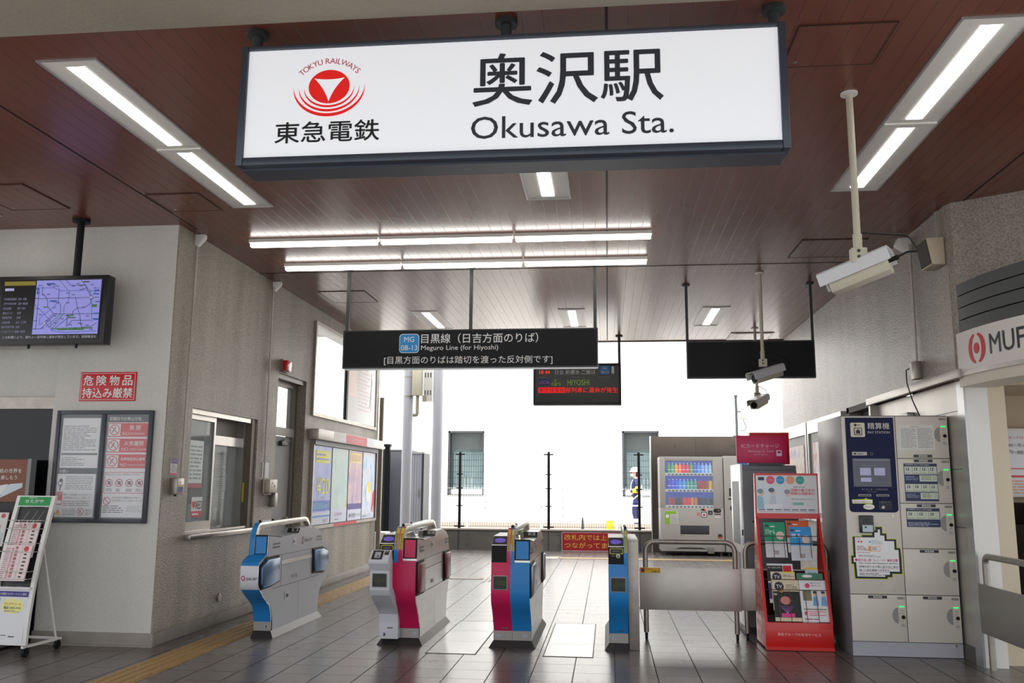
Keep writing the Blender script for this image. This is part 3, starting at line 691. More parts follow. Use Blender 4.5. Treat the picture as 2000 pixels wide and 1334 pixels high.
# map monitors hung left
def monitor(x0, x1, label, draw):
    t = thing('monitor', label, 'monitor', ((x0+x1)/2, 7.6, 2.70), 0, 'hanging line map monitors')
    MB(mat('monitor_black', (22, 22, 24), .4)).box(x0, 7.52, 2.705, x1, 7.64, 3.352, bev=.008).build('housing', t)
    MB(K(16, 17, 22, rough=.2)).box(x0+.05, 7.513, 2.745, x1-.05, 7.522, 3.315).build('screen', t)
    h = MB(black_m); xm = x0+.72; h.cyl((xm, 7.6, 3.35), (xm, 7.6, ZC), .034); h.cyl((xm, 7.6, ZC-.03), (xm, 7.6, ZC), .08); h.build('hanger', t)
    for xx in (x0+.32, x1-.3): MB(black_m).cyl((xx, 7.58, 2.675), (xx, 7.58, 2.71), .012, seg=8).build('bracket_knob', t)
    if draw:
        g = GX((x0+.05, 7.513, 2.745)); W, H = x1-x0-.10, .57
        g.rect(.02, .515, .33, .555, K(120, 108, 24, emit=.35), 1); g.rect(.03, .465, .12, .49, K(150, 150, 190, emit=.5), 1)
        lt = K(130, 130, 160, emit=.35)
        rows = [('中央線快速電車', '東京〜高尾'), ('JR中央総武線', '三鷹〜西船橋'), ('日比谷線', '東京〜栃木'), ('東京メトロ', '全線'), ('都営地下鉄', '全線'), ('京急本線', '品川〜上大岡'), ('横浜市営地下鉄', '全線'), ('つくばエクスプレス', '新橋〜海老名')]
        for k, (a, b_) in enumerate(rows):
            z_ = .375-k*.044; g.text(a, .03, z_, .03+.015*len(a)+.02, z_+.023, lt, 1).text(b_, .17, z_, .17+.015*len(b_)+.01, z_+.023, lt, 1)
        g.text('この影響により、遅れと一部列車に運休が発生しています。振替輸送を', .05, .012, W-.02, .038, K(160, 160, 170, emit=.4), 1)
        mx0 = .34; mp = K(128, 128, 196, emit=.55); g.rect(mx0, .05, W-.01, .56, mp, 1)
        Wm, Hm = W-.01-mx0, .51
        def ln(pts, col, th=.0045):
            for (a, b_), (c, d) in zip(pts, pts[1:]): g.line(mx0+a*Wm, .05+b_*Hm, mx0+c*Wm, .05+d*Hm, th, col, 2)
        dg_ = K(40, 60, 62, emit=.1); bl_ = K(52, 84, 160, emit=.3); gr_ = K(60, 110, 70, emit=.25)
        ln([(.04, .66), (.98, .67)], dg_); ln([(.05, .85), (.05, .1), (.13, .1), (.33, .37), (.42, .37), (.98, .37)], dg_); ln([(.0, .55), (.14, .4), (.27, .24), (.3, .05)], bl_)
        ln([(.0, .86), (.28, .86), (.37, .8), (.75, .8), (1, .78)], bl_); ln([(.1, .9), (.1, .76), (.17, .68), (.2, .6), (.2, .52), (.3, .38), (.18, .2)], dg_)
        ln([(.35, 1), (.52, .78), (.52, .63), (.46, .52), (.46, .37), (.3, .1)], gr_); ln([(.45, 1), (.53, .9), (.75, .9), (.85, .7), (.86, .55), (.76, .48), (.66, .48), (.6, .42), (.6, .37), (.35, .12)], dg_)
        ln([(.62, .68), (.66, .5), (.71, .35), (.75, .12), (.9, .14), (.98, .2)], dg_); ln([(.86, .68), (.98, .86)], gr_); ln([(.68, 1), (.84, .78), (.86, .67), (.88, .56), (.9, .22)], gr_)
        ln([(.36, .6), (.28, .48), (.1, .3), (.1, .18), (.18, .22)], bl_); ln([(.36, .85), (.36, .6), (.41, .52), (.41, .37)], dg_); ln([(.2, .2), (.32, .06), (.5, .03), (.98, .05)], bl_)
        ln([(.42, .37), (.2, .14)], gr_); ln([(.46, .37), (.24, .12)], gr_); ln([(.52, .37), (.52, .14), (.6, .25), (.88, .25)], dg_); ln([(.3, .1), (.92, .11)], gr_, .012)
        for u_, v_, c_ in ((.86, .67, paper), (.18, .2, paper)): g.disc(mx0+u_*Wm, .05+v_*Hm, .009, c_, 3, n=12)
        for u_, v_, w__, h_, c_ in ((.16, .92, .12, .028, bl_), (.02, .74, .018, .14, bl_), (.23, .60, .11, .026, bl_), (.14, .49, .08, .022, gr_), (.52, .33, .1, .025, gr_), (.52, .29, .13, .022, gr_), (.39, .07, .15, .035, gr_), (.55, .07, .24, .045, gr_), (.88, .49, .08, .05, gr_), (.9, .78, .08, .03, bl_), (.9, .72, .08, .026, bl_), (.92, .36, .08, .026, bl_), (.92, .25, .08, .035, bl_), (.72, .95, .1, .02, dg_), (.93, .58, .07, .02, bl_)):
            g.rect(mx0+u_*Wm, .05+v_*Hm, mx0+(u_+w__)*Wm, .05+(v_+h_)*Hm, c_, 3)
        rd_ = random.Random(5)
        for k in range(46): a, b_ = rd_.random()*.9, .05+rd_.random()*.9; g.rect(mx0+a*Wm, .05+b_*Hm, mx0+(a+.05)*Wm, .05+(b_+.014)*Hm, K(70, 74, 120, emit=.2), 3)
        g.build('display', t)
monitor(-5.665, -4.575, 'hanging black monitor showing a blue railway line map', True)
monitor(-6.78, -5.685, 'hanging black monitor cut by the left picture edge, beside the map monitor', False)

# ================================================================ LEFT FRONT WALL FITTINGS
t = thing('warning_sign', 'red rectangular dangerous goods warning sign with two lines of white lettering', 'sign', (-4.685, 7.84, 2.207))
m = MB(K(196, 14, 34, rough=.35)); m.prism([(-4.965, 2.207), (-4.405, 2.207), (-4.405, 2.483), (-4.965, 2.483)], 'Y', 7.835, 7.85, bev=.004); m.build('plate', t)
g = GX((-4.965, 7.835, 2.207)); 
g.rect(.012, .012, .548, .016, wt).rect(.012, .26, .548, .264, wt).rect(.012, .012, .016, .264, wt).rect(.544, .012, .548, .264, wt)
for k, ch in enumerate('危険物品'): g.text(ch, .035+k*.13, .148, .035+k*.13+.097, .242, wt, 1, bold=.03)
g.text('持込み厳禁', .03, .030, .53, .125, wt, 1, bold=.03); g.build('lettering', t)
t = thing('notice_case', 'dark framed double notice case with safety posters on the left front wall', 'notice board', (-4.68, 7.82, 1.08))
X0, X1, Z0, Z1 = -5.155, -4.203, 1.082, 2.118
f = MB(mat('case_frame', (64, 68, 76), .4, .3)); f.box(X0+.0355, 7.81, Z0+.0004, X1-.0405, 7.85, Z0+.035, bev=.004); f.box(X0+.0355, 7.81, Z1-.035, X1-.0405, 7.85, Z1-.0004, bev=.004); f.box(X0, 7.81, Z0, X0+.035, 7.85, Z1, bev=.004); f.box(X1-.04, 7.81, Z0, X1, 7.85, Z1, bev=.004); f.box(-4.705, 7.811, Z0+.0355, -4.665, 7.85, Z1-.0355, bev=.004)
f.build('frame', t)
MB(mat('case_back', (60, 66, 76), .5)).box(X0+.03, 7.835, Z0+.03, X1-.03, 7.849, Z1-.03).build('back_panel', t)
g = GX((X0, 7.835, Z0)); ik = K(96, 96, 100); rp = K(206, 40, 52); 
g.rect(.055, .50, .43, .965, paper, 0).scribble(.07, .66, .40, .90, 13, ik, 1, seed=21, fill=.4).rect(.065, .62, .42, .637, ik, 1).scribble(.07, .52, .30, .605, 5, ik, 1, seed=8, fill=.4)
g.text('お願い', .06, .455, .15, .485, wt, 1)
g.rect(.045, .05, .425, .445, paper, 0).scribble(.13, .30, .40, .43, 8, ik, 1, seed=33, fill=.4)
g.disc(.085, .385, .016, K(40, 40, 60), 1).ring(.08, .36, .018, .024, K(40, 40, 60), 1).rect(.075, .29, .085, .33, K(40, 60, 60), 1).disc(.085, .335, .01, K(40, 60, 60), 1)
g.rect(.05, .16, .11, .28, K(200, 20, 40), 1).text('STOP', .055, .25, .105, .272, wt, 2).rect(.055, .17, .105, .2, wt, 2).text('線路へ人が転落したときはすぐに', .12, .245, .40, .265, ik, 1).text('「非常停止ボタン」を押して', .12, .215, .38, .235, ik, 1).scribble(.12, .15, .38, .205, 3, ik, 1, seed=2, fill=.4)
g.poly([(.045, .07), (.11, .07), (.078, .125)], K(226, 160, 20), 1).rect(.074, .082, .081, .105, ik, 2).scribble(.12, .065, .25, .13, 5, ik, 1, seed=9, fill=.4).no_sign(.30, .10, .034, K(190, 20, 50), 1).scribble(.345, .07, .42, .125, 4, ik, 1, seed=6, fill=.4)
g.line(.29, .085, .305, .115, .008, ik, 3)
u0 = .505
g.rect(u0, .05, .915, .925, paper, 0).text('駅構内での禁止行為', u0+.01, .94, .83, .975, wt, 1)
for k, (jp, en, e2) in enumerate((('禁 煙', 'NO', 'SMOKING'), ('火気厳禁', 'NO', 'OPEN FLAME'), ('危険物品持込厳禁', 'NO', 'HAZARDOUS MATERIALS'))):
    z_ = .79-k*.145; g.rect(u0+.005, z_, .91, z_+.128, rp, 1).rect(u0+.012, z_+.008, u0+.128, z_+.12, paper, 2).no_sign(u0+.07, z_+.064, .05, K(206, 60, 70), 3).line(u0+.05, z_+.04, u0+.08, z_+.09, .01, ik, 3)
    g.text(jp, u0+.15, z_+.062, .895, z_+.108, wt, 2, bold=.02, keep=True).text(en, u0+.15, z_+.016, u0+.215, z_+.046, wt, 2).text(e2, u0+.225, z_+.02, min(.9, u0+.23+.019*len(e2)), z_+.038, wt, 2)
g.rect(u0+.008, .27, .905, .275, rp, 1).rect(u0+.008, .46, .905, .465, rp, 1).rect(u0+.008, .27, u0+.013, .465, rp, 1).rect(.9, .27, .905, .465, rp, 1).text('駅内に持ち込めない危険物のごあんない', u0+.02, .435, .86, .45, ik, 1)
for k in range(4): g.no_sign(u0+.055+k*.098, .365, .036, K(190, 30, 60), 2).rect(u0+.04+k*.098, .35, u0+.07+k*.098, .38, ik, 1).scribble(u0+.025+k*.098, .285, u0+.085+k*.098, .315, 2, ik, 1, seed=k)
g.no_sign(u0+.045, .20, .036, K(190, 30, 60), 2).text('許可を得ずに駅構内および車内で', u0+.095, .222, .88, .238, ik, 1).text('次の行為をすることを禁止しています', u0+.095, .195, .90, .212, ik, 1).scribble(u0+.01, .09, u0+.21, .165, 4, ik, 1, seed=14, fill=.5).scribble(u0+.24, .10, .90, .16, 5, K(150, 150, 150), 1, seed=15, fill=.4)
g.build('posters', t)
MB(mat('case_glass', (235, 240, 245), .04, alpha=.10, spec=.9)).box(X0+.035, 7.822, Z0+.035, X1-.035, 7.825, Z1-.035).build('glass_cover', t)

# magazine racks at far left
ra = math.radians(13)
t = thing('leaflet_rack', 'white leaflet rack with green header, leaning back on castors at left', 'leaflet rack', (-5.02, 7.42, 0), math.radians(-3), None, local=True)
def rp_(y, z): return y, z          # local: front faces -Y
fr = MB(white_p); W2 = .17
prof = [(-.22, .10), (-.205, .35), (-.17, .62), (-.11, .92), (-.03, 1.22), (.0, 1.33)]
for s_ in (-1, 1):
    P_ = [(y, z) for y, z in prof]+[(y+.03, z) for y, z in prof[::-1]]
    fr.prism(P_, 'X', s_*W2-.018, s_*W2+.018)
fr.prism([(-.025, 1.235), (.0, 1.33), (.03, 1.33), (.005, 1.235)], 'X', -W2, W2)
fr.prism([(-.180, .555), (-.222, .10), (-.19, .10), (-.15, .555)], 'X', -W2, W2)
fr.box(-W2, -.2, .553, W2, -.17, .57)
fr.build('frame', t)
MB(K(34, 34, 36)).prism([(-.15, .57), (-.005, 1.23), (.0, 1.23), (-.145, .57)], 'X', -W2+.02, W2-.02).build('back_panel', t)
wr_ = MB(steel)
for z, y in ((1.12, -.085), (1.05, -.1), (.93, -.14), (.86, -.15), (.70, -.195), (.64, -.21)): wr_.tube([(-W2+.01, y+.03, z), (-W2+.01, y-.03, z), (W2-.01, y-.03, z), (W2-.01, y+.03, z)], .003, seg=6)
for x in (-.06, .02, .08): wr_.tube([(x, -.115, 1.12), (x, -.13, 1.05), (x+.03, -.03, 1.2)], .0025, seg=6)
wr_.build('wire_pocket', t)
hd = GX((-.15, -.0295, 1.245), (1, 0, 0), (0, .27, .963)); hd.rect(0, 0, .30, .078, K(22, 146, 72), 0).text('せたがや', .06, .022, .24, .056, wt, 1, bold=.02).scribble(.09, .062, .2, .074, 1, wt, 1); hd.build('header', t)
ft = GX((-.152, -.2225, .115), (1, 0, 0), (0, .092, .996)); ft.rect(0, 0, .304, .43, paper, 0).rect(0, .375, .304, .42, K(54, 46, 130), 1).text('区の情報せたがや・イベント案内', .02, .387, .285, .408, wt, 2).disc(.17, .30, .105, K(236, 232, 150), 1, ry=.062).text('せたがやコール', .09, .305, .25, .33, K(200, 90, 60), 2).text('電話 5432-3333', .09, .275, .25, .297, K(20, 60, 60), 2, bold=.02).scribble(.1, .25, .24, .268, 2, K(90, 90, 90), 2).disc(.025, .35, .022, K(40, 160, 110), 2).rect(.03, .06, .15, .065, K(40, 40, 40), 1).scribble(.17, .045, .25, .065, 1, K(40, 40, 40), 1); ft.build('lower_poster', t)
for s_ in (-1, 1): MB(white_p).tube([(s_*.13, -.06, 1.0), (s_*.15, .22, .09)], .009, seg=8).build('rear_leg', t)
bsx = MB(white_p)
for s_ in (-1, 1): bsx.box(s_*.16-.012, -.22, .075, s_*.16+.012, .27, .095)
bsx.box(-.16, .25, .075, .16, .27, .095); bsx.build('base_frame', t)
for sx_ in (-1, 1):
    for yy in (-.18, .23): MB(black_m).cyl((sx_*.16-.012, yy, .035), (sx_*.16+.012, yy, .035), .035).box(sx_*.16-.014, yy-.015, .03, sx_*.16+.014, yy+.015, .078).build('castor', t)
# newspapers in the rack
R3 = Matrix.Rotation(math.radians(-3), 3, 'Z'); rl_ = Vector((-5.02, 7.42, 0))
def newspaper(z0, y0, lab, tilt):
    n_ = thing('newspaper', lab, 'newspaper', rl_+R3@Vector((0, y0, z0)), math.radians(-3), 'newspapers in the white leaflet rack', local=True)
    n_.rotation_euler = (math.radians(-tilt), 0, math.radians(-3))
    MB(K(226, 208, 208)).box(-.125, -.012, 0, .125, .0, .30).build('pages', n_)
    g = GX((-.125, -.012, 0)); rr__ = K(170, 50, 70)
    g.disc(.20, .27, .022, K(210, 40, 50), 1).scribble(.19, .02, .22, .24, 7, K(50, 50, 50), 1, seed=3)
    for k, ch in enumerate('東京都議会議員選挙'): g.text(ch, .095, .265-k*.030, .125, .29-k*.030, rr__, 1, bold=.02)
    g.scribble(.065, .02, .085, .28, 18, rr__, 1, seed=5).scribble(.01, .02, .055, .28, 16, K(170, 140, 150), 1, seed=7).rect(.16, .01, .162, .29, K(150, 150, 150), 1)
    g.build('print', n_)
newspaper(.62, -.222, 'folded newspaper in the lower pocket of the white leaflet rack', 15)
newspaper(.81, -.150, 'folded newspaper in the upper pocket of the white leaflet rack', 15)
# second rack, cut by the picture edge
t = thing('magazine_rack', 'grey magazine rack cut by the left picture edge, brown poster on top', 'magazine rack', (-5.62, 7.62, 0), 0, None)
fr = MB(mat('rack_grey', (120, 122, 124), .4, .4))
fr.box(-5.30, 7.66, 0.02, -5.265, 7.74, 1.66); fr.box(-6.2, 7.70, .02, -5.27, 7.74, 1.66, K(30, 30, 32)); fr.prism([(7.40, .05), (7.43, .05), (7.68, 1.22), (7.65, 1.22)], 'X', -5.30, -5.27); fr.box(-6.2, 7.40, .02, -5.27, 7.74, .06)
fr.build('frame', t)
B(K(120, 66, 44), -6.2, 7.675, 1.27, -5.31, 7.70, 1.655).build('poster_panel', t)
g = GX((-6.2, 7.675, 1.27)); g.text('紙の世界を', .62, .26, .84, .30, wt, 1).text('楽しもう', .64, .20, .80, .24, wt, 1).poly([(.5, .05), (.62, .02), (.86, .13), (.86, .17), (.74, .16)], K(196, 206, 214), 1).poly([(.5, .05), (.6, .14), (.72, .16), (.62, .02)], K(214, 218, 222), 1).poly([(.45, .0), (.6, .0), (.66, .06), (.58, .05)], K(130, 60, 130), 2); g.build('poster_print', t)
for k, (z0, y0) in enumerate(((.88, 7.52), (.56, 7.44))):
    n_ = thing('magazine', ('white magazine in the upper pocket of the grey rack', 'white magazine in the lower pocket of the grey rack')[k], 'magazine', (-5.5, y0, z0), 0, 'magazines in the grey rack', local=True)
    n_.rotation_euler = (math.radians(-11), 0, 0)
    MB(K(214, 212, 208)).box(-.26, -.01, 0, .13, 0, .30).build('pages', n_)
    GX((-.26, -.01, 0)).text('PLUS', .20, .235, .30, .262, K(40, 40, 44), 1).disc(.345, .27, .02, K(200, 60, 90), 1).disc(.28, .17, .06, K(170, 164, 156), 1, ry=.045).rect(.2, .02, .37, .12, K(186, 206, 204), 1).build('cover_print', n_)

# ================================================================ LEFT WALL FITTINGS
def conduit(name, label, pts, r=.011):
    o = MB(mat('conduit', (176, 168, 158), .35, .2)).tube([Vector(p) for p in pts], r, seg=10, round_r=.03).build(name); tag(o, label, 'pipe')
conduit('conduit_pipe', 'thin white vertical conduit pipe nearest the wall corner', [(XL+.02, 8.18, 3.82), (XL+.02, 8.165, 1.49)])
conduit('conduit_pipe', 'thin white vertical conduit pipe between the service window and the door', [(XL+.02, 10.235, 3.84), (XL+.02, 10.235, 1.325), (XL+.02, 10.47, 1.325)])
for y, lab in ((8.19, 'small white cable cover at the top of the pipe by the wall corner'), (10.28, 'small white cable cover at the top of the pipe beside the door')):
    o = MB(white_p).prism([(XL, ZC-.002), (XL+.10, ZC-.002), (XL+.10, ZC-.04), (XL+.03, ZC-.12), (XL, ZC-.12)], 'Y', y-.03, y+.03, bev=.004).build('cable_cover'); tag(o, lab, 'cable cover', 'white cable covers under the ceiling')
t = thing('intercom_box', 'metal intercom box with blue sticker left of the service window', 'intercom', (XL+.04, 8.06, 1.33))
MB(steel_b).box(XL, 7.985, 1.345, XL+.075, 8.125, 1.495, bev=.006).build('housing', t)
GX((XL+.075, 7.985, 1.345), (0, 1, 0), (0, 0, 1)).rect(.03, .02, .12, .07, K(40, 70, 150), 0).rect(.06, .07, .13, .09, K(210, 190, 40), 0).rect(.06, .105, .075, .12, K(30, 30, 30), 0).rect(.03, .01, .12, .018, K(200, 80, 130), 0).build('sticker', t)
MB(black_m).cyl((XL+.04, 8.03, 1.325), (XL+.04, 8.03, 1.345), .012, seg=10).build('socket', t)
t = thing('intercom_notice', 'small purple and white notice above the intercom box', 'sign', (XL, 8.05, 1.52))
MB(paper).box(XL, 7.975, 1.525, XL+.006, 8.095, 1.675).build('plate', t)
GX((XL+.006, 7.975, 1.525), (0, 1, 0), (0, 0, 1)).rect(0, .105, .12, .15, K(84, 48, 140), 0).text('インターホン', .01, .12, .11, .14, wt, 1).scribble(.01, .03, .11, .1, 4, K(90, 90, 90), 1).rect(0, 0, .12, .02, K(210, 80, 110), 0).build('print', t)
t = thing('ticket_box', 'small grey metal box with keyhole on the pier beside the door', 'box', (XL+.05, 10.4, 1.33))
MB(mat('beige_metal', (190, 182, 166), .4, .3)).box(XL, 10.26, 1.345, XL+.09, 10.50, 1.50, bev=.006).build('housing', t)
GX((XL+.09, 10.26, 1.345), (0, 1, 0), (0, 0, 1)).rect(.13, .06, .17, .09, K(40, 40, 40), 0).rect(.06, .1, .1, .12, K(70, 70, 70), 0).build('lock', t)
t = thing('emergency_handset', 'slim grey handset box below the small metal box by the door', 'handset', (XL+.04, 10.58, 1.16))
MB(steel_b).box(XL, 10.50, 1.17, XL+.07, 10.585, 1.34, bev=.005).build('housing', t)
o = MB(paper).box(XL, 10.22, 1.52, XL+.003, 10.42, 1.70).build('paper_notice'); tag(o, 'small blank white paper notice beside the grey door', 'notice')
t = thing('alarm_lamp', 'red box-shaped alarm lamp above the grey door', 'lamp', (XL, 10.73, 2.85))
MB(mat('lamp_base', (120, 96, 90), .5)).box(XL, 10.63, 2.845, XL+.03, 10.83, 3.0).build('base', t)
MB(mat('lamp_red', (196, 10, 20), .2, coat=.5)).box(XL+.03, 10.65, 2.855, XL+.09, 10.81, 2.99, bev=.008).build('lens', t)
o = MB(steel_b).lathe([(.0, 0), (.042, 0), (.042, .012), (.0, .016)], (XL, 9.21, .268), axis='X', seg=20).build('wall_button', org=(XL, 9.21, .268)); tag(o, 'small oval metal cover plate low on the left wall', 'cover plate')
# poster case on left wall
t = thing('poster_case', 'long steel poster case with four travel posters on the left wall', 'poster case', (XL+.06, 13.6, .80))
f = MB(steel_b); yb0, yb1 = 11.92, 15.38
f.box(XL, yb0+.041, .83, XL+.0498, yb1-.051, .875); f.box(XL, yb0-.0, .83, XL+.05, yb0+.04, 2.059); f.box(XL, yb1-.05, .83, XL+.05, yb1, 2.059); f.build('frame', t)
MB(steel_p).box(XL, 11.82, 2.06, XL+.14, 15.44, 2.205, bev=.004).build('header', t)
g = GX((XL+.14, 11.82, 2.06), (0, 1, 0), (0, 0, 1)); g.rect(1.30, 0.004, 2.48, .14, K(204, 44, 60), 0).text('東急お知らせボード', 1.62, .035, 2.25, .10, K(240, 200, 205), 1).rect(2.48, .004, 2.9, .14, K(200, 206, 208), 0).rect(.7, .004, 1.3, .14, K(208, 206, 202), 0); g.build('header_print', t)
MB(dark_m).box(XL, yb0+.02, 1.99, XL+.06, yb1-.02, 2.06).build('shadow_rail', t)
GX((XL+.05, 12.95, .83), (0, 1, 0), (0, 0, 1)).rect(.0, .002, 1.2, .043, K(206, 40, 46), 0).build('red_label', t)
ys = [11.97, 12.83, 13.68, 14.50, 15.32]
MB(black_m).box(XL, 11.95, .87, XL+.02, 15.33, 2.0).build('back_panel', t)
def postmat(name, cols, sc):
    m = mat(name, cols[0], .3); n = m.node_tree; b = n.nodes['Principled BSDF']
    tcn = n.nodes.new('ShaderNodeTexCoord'); x = n.nodes.new('ShaderNodeTexNoise'); x.inputs['Scale'].default_value = sc; x.inputs['Detail'].default_value = 6
    r = n.nodes.new('ShaderNodeValToRGB'); r.color_ramp.interpolation = 'LINEAR'
    r.color_ramp.elements[0].position = .3; r.color_ramp.elements[0].color = rgb(cols[0]); r.color_ramp.elements[1].position = .7; r.color_ramp.elements[1].color = rgb(cols[-1])
    for i, c in enumerate(cols[1:-1]): e = r.color_ramp.elements.new(.3+.4*(i+1)/(len(cols)-1)); e.color = rgb(c)
    n.links.new(tcn.outputs['Object'], x.inputs['Vector']); n.links.new(x.outputs['Fac'], r.inputs[0]); n.links.new(r.outputs[0], b.inputs['Base Color']); return m
pm = [postmat('poster_blue', [(96, 110, 200), (120, 140, 214), (150, 160, 220)], 2.5), postmat('poster_teal', [(150, 186, 184), (170, 196, 190), (196, 180, 150)], 3), postmat('poster_violet', [(150, 120, 170), (190, 150, 170), (214, 180, 150)], 4), postmat('poster_sky', [(120, 170, 214), (200, 214, 226), (214, 130, 120)], 3)]
labs = ['blue travel poster with a yellow number, leftmost in the long poster case', 'pale teal poster, second from left in the long poster case', 'violet poster, third from left in the long poster case', 'sky blue and red poster, rightmost in the long poster case']
for k in range(4):
    a, b_ = ys[k]+.015, ys[k+1]-.03
    p = thing('travel_poster', labs[k], 'poster', (XL+.03, (a+b_)/2, .885), 0, 'posters in the long steel case')
    MB(pm[k]).box(XL+.02, a, .885, XL+.026, b_, 1.985).build('sheet', p)
    g = GX((XL+.026, a, .885), (0, 1, 0), (0, 0, 1)); Wp = b_-a; yl = K(226, 220, 70); lw = K(212, 214, 228)
    if k == 0: g.rect(0, 0, Wp, .17, lw).rect(.0, .10, Wp, .125, K(90, 140, 220), 1).text('¥20', .18, .42, Wp-.08, .66, yl, 1, bold=.02).text('円均一', .38, .34, .62, .39, yl, 1).rect(.1, .86, Wp-.08, 1.04, yl, 1).scribble(.14, .89, Wp-.14, 1.01, 2, K(120, 130, 200), 2).rect(.02, .19, Wp-.02, .33, K(60, 110, 200), 1).text('NEXT', .5, .02, .74, .07, K(90, 90, 120), 1).scribble(.05, .21, Wp-.1, .30, 4, K(120, 200, 200), 2)
    if k == 1: g.rect(0, 0, Wp, .20, lw).text('QSKIP', .2, .09, .55, .14, K(150, 110, 150), 1).scribble(.2, .03, .5, .06, 1, K(120, 120, 130), 1)
    if k == 2: g.rect(0, 0, Wp, .17, lw).text('I♦図書バーZ', .06, .04, Wp-.06, .11, K(40, 50, 80), 1).rect(.08, .90, Wp-.08, 1.06, K(238, 214, 130), 1).text('■■■■', .12, .93, Wp-.12, 1.03, K(206, 170, 120), 2).rect(0, .17, Wp, .26, K(70, 60, 140), 1).line(.3, .3, .4, .95, .03, K(226, 206, 214), 1)
    if k == 3: g.rect(0, 0, Wp, .09, lw).text('2025ツアー', .04, .02, Wp-.1, .06, K(40, 50, 80), 1).disc(.38, .42, .16, K(238, 226, 214), 1).disc(.42, .52, .1, K(240, 214, 70), 1).poly([(.6, .12), (.78, .25), (.78, .5), (.66, .4)], K(206, 50, 56), 1)
    g.build('print', p)
# tactile paving strip
tp = MB(tact_m); tp.box(-3.797, 5.5, .0, -3.464, 18.9, .004)
for k in range(4):
    x = -3.755+k*.083; y = 5.52+.07*(k % 2)
    while y < 18.7: tp.box(x-.014, y, .003, x+.014, y+.27, .009); y += .30
o = tp.build('tactile_paving'); tag(o, 'yellow tactile guide paving strip along the left wall', 'tactile paving')
o = MB(tact_m).box(-1.0, 18.2, .001, 6, 18.5, .006).build('tactile_paving'); tag(o, 'brown tactile strip crossing the floor before the low concrete wall', 'tactile paving')
m = MB(paper); m.box(-1.28, 18.12, .001, -.98, 18.62, .006)
for k in range(5): m.box(-1.26+k*.058, 18.14, .005, -1.235+k*.058, 18.6, .009, tact_m)
o = m.build('tactile_tile'); tag(o, 'small striped tactile tile at the start of the far strip', 'tactile paving')
o = MB(mat('drain_brown', (120, 98, 80), .5, .4)).box(-2.9, 14.0, .001, -1.95, 14.2, .006).build('drain_cover'); tag(o, 'narrow brown drain cover in the floor behind the gates', 'drain cover')
o = MB(dark_m)
for k in range(4): o.box(-1.90+k*.07, 13.6+k*.1, .001, -1.87+k*.07, 14.2, .005)
o = o.build('floor_slot_grate'); tag(o, 'short slotted grate in the floor beside the drain cover', 'drain cover')

# ================================================================ TICKET GATES
base_st = mat('gate_base_steel', (150, 146, 142), .35, .7)
skirt_m = mat('gate_skirt', (62, 60, 60), .4, .6)
PA = [(0, .145), (-.012, .19), (-.03, .237), (-.065, .30), (-.15, .355), (-.244, .411), (-.315, .455), (-.362, .50), (-.38, .56), (-.38, .695), (-.365, .725), (-.30, .755), (-.209, .783), (-.19, .79)]
PB = [(0, .145), (-.02, .19), (-.06, .26), (-.12, .33), (-.185, .395), (-.218, .45), (-.224, .52), (-.22, .62), (-.212, .70), (-.205, .765)]
def rear(p, L=1.375, off=0): return [(L+(-y)*(.66 if p is PB else .92), z) for y, z in p][::-1]
def clipz(p, z0, z1):
    """piece of the front profile between two heights"""
    r = []
    for (a, za), (b_, zb) in zip(p, p[1:]):
        if zb <= z0 or za >= z1: continue
        f0 = max(0, (z0-za)/(zb-za)); f1 = min(1, (z1-za)/(zb-za))
        q0 = (a+(b_-a)*f0, za+(zb-za)*f0); q1 = (a+(b_-a)*f1, za+(zb-za)*f1)
        if not r: r.append(q0)
        r.append(q1)
    return r
def shifted(P, y0): return [(y+y0, z) for y, z in P]
def strip_part(name, t, P, xa, xb, y0, m, th=.03, inset=0.0, label=None):
    poly = [(y-inset, z) for y, z in P]+[(y+th, z) for y, z in P[::-1]]
    o = MB(m).prism(shifted(poly, y0), 'X', xa, xb).build(name, t)
    if label: o['label'] = label
    return o
def skirt(t, xa, xb, y0, L=1.38, side=(1, 1)):
    m = MB(skirt_m); i = m.mi(None); e = .04
    lo = [(xa-e*side[0], y0-.045), (xb+e*side[1], y0-.045), (xb+e*side[1], y0+L+.045), (xa-e*side[0], y0+L+.045)]
    hi = [(xa, y0), (xb, y0), (xb, y0+L), (xa, y0+L)]
    A = [m.bm.verts.new((x, y, 0)) for x, y in lo]; B_ = [m.bm.verts.new((x, y, .062)) for x, y in hi]
    m.bm.faces.new(A); m.bm.faces.new(B_)
    for k in range(4): m.bm.faces.new((A[k], A[(k+1) % 4], B_[(k+1) % 4], B_[k]))
    m.build('skirting', t)
def body(t, xa, xb, y0, P, upper, m, name='body'):
    poly = [(.0+.0, .063)]+[(y+.03 if y < 0 else y+.001, z) for y, z in P]+upper+rear(P)+[(1.375, .063)]
    return MB(m).prism(shifted(poly, y0), 'X', xa, xb).build(name, t)
UP_EXIT = [(-.172, .80), (-.157, .962), (.17, .932), (.66, .942), (.715, .988), (1.07, .994), (1.30, .955), (1.425, .905), (1.47, .80)]
UP_READ = [(-.175, .77), (-.16, .915), (-.06, .985), (.44, .992), (.56, .945), (1.0, .94), (1.35, .90), (1.44, .80)]
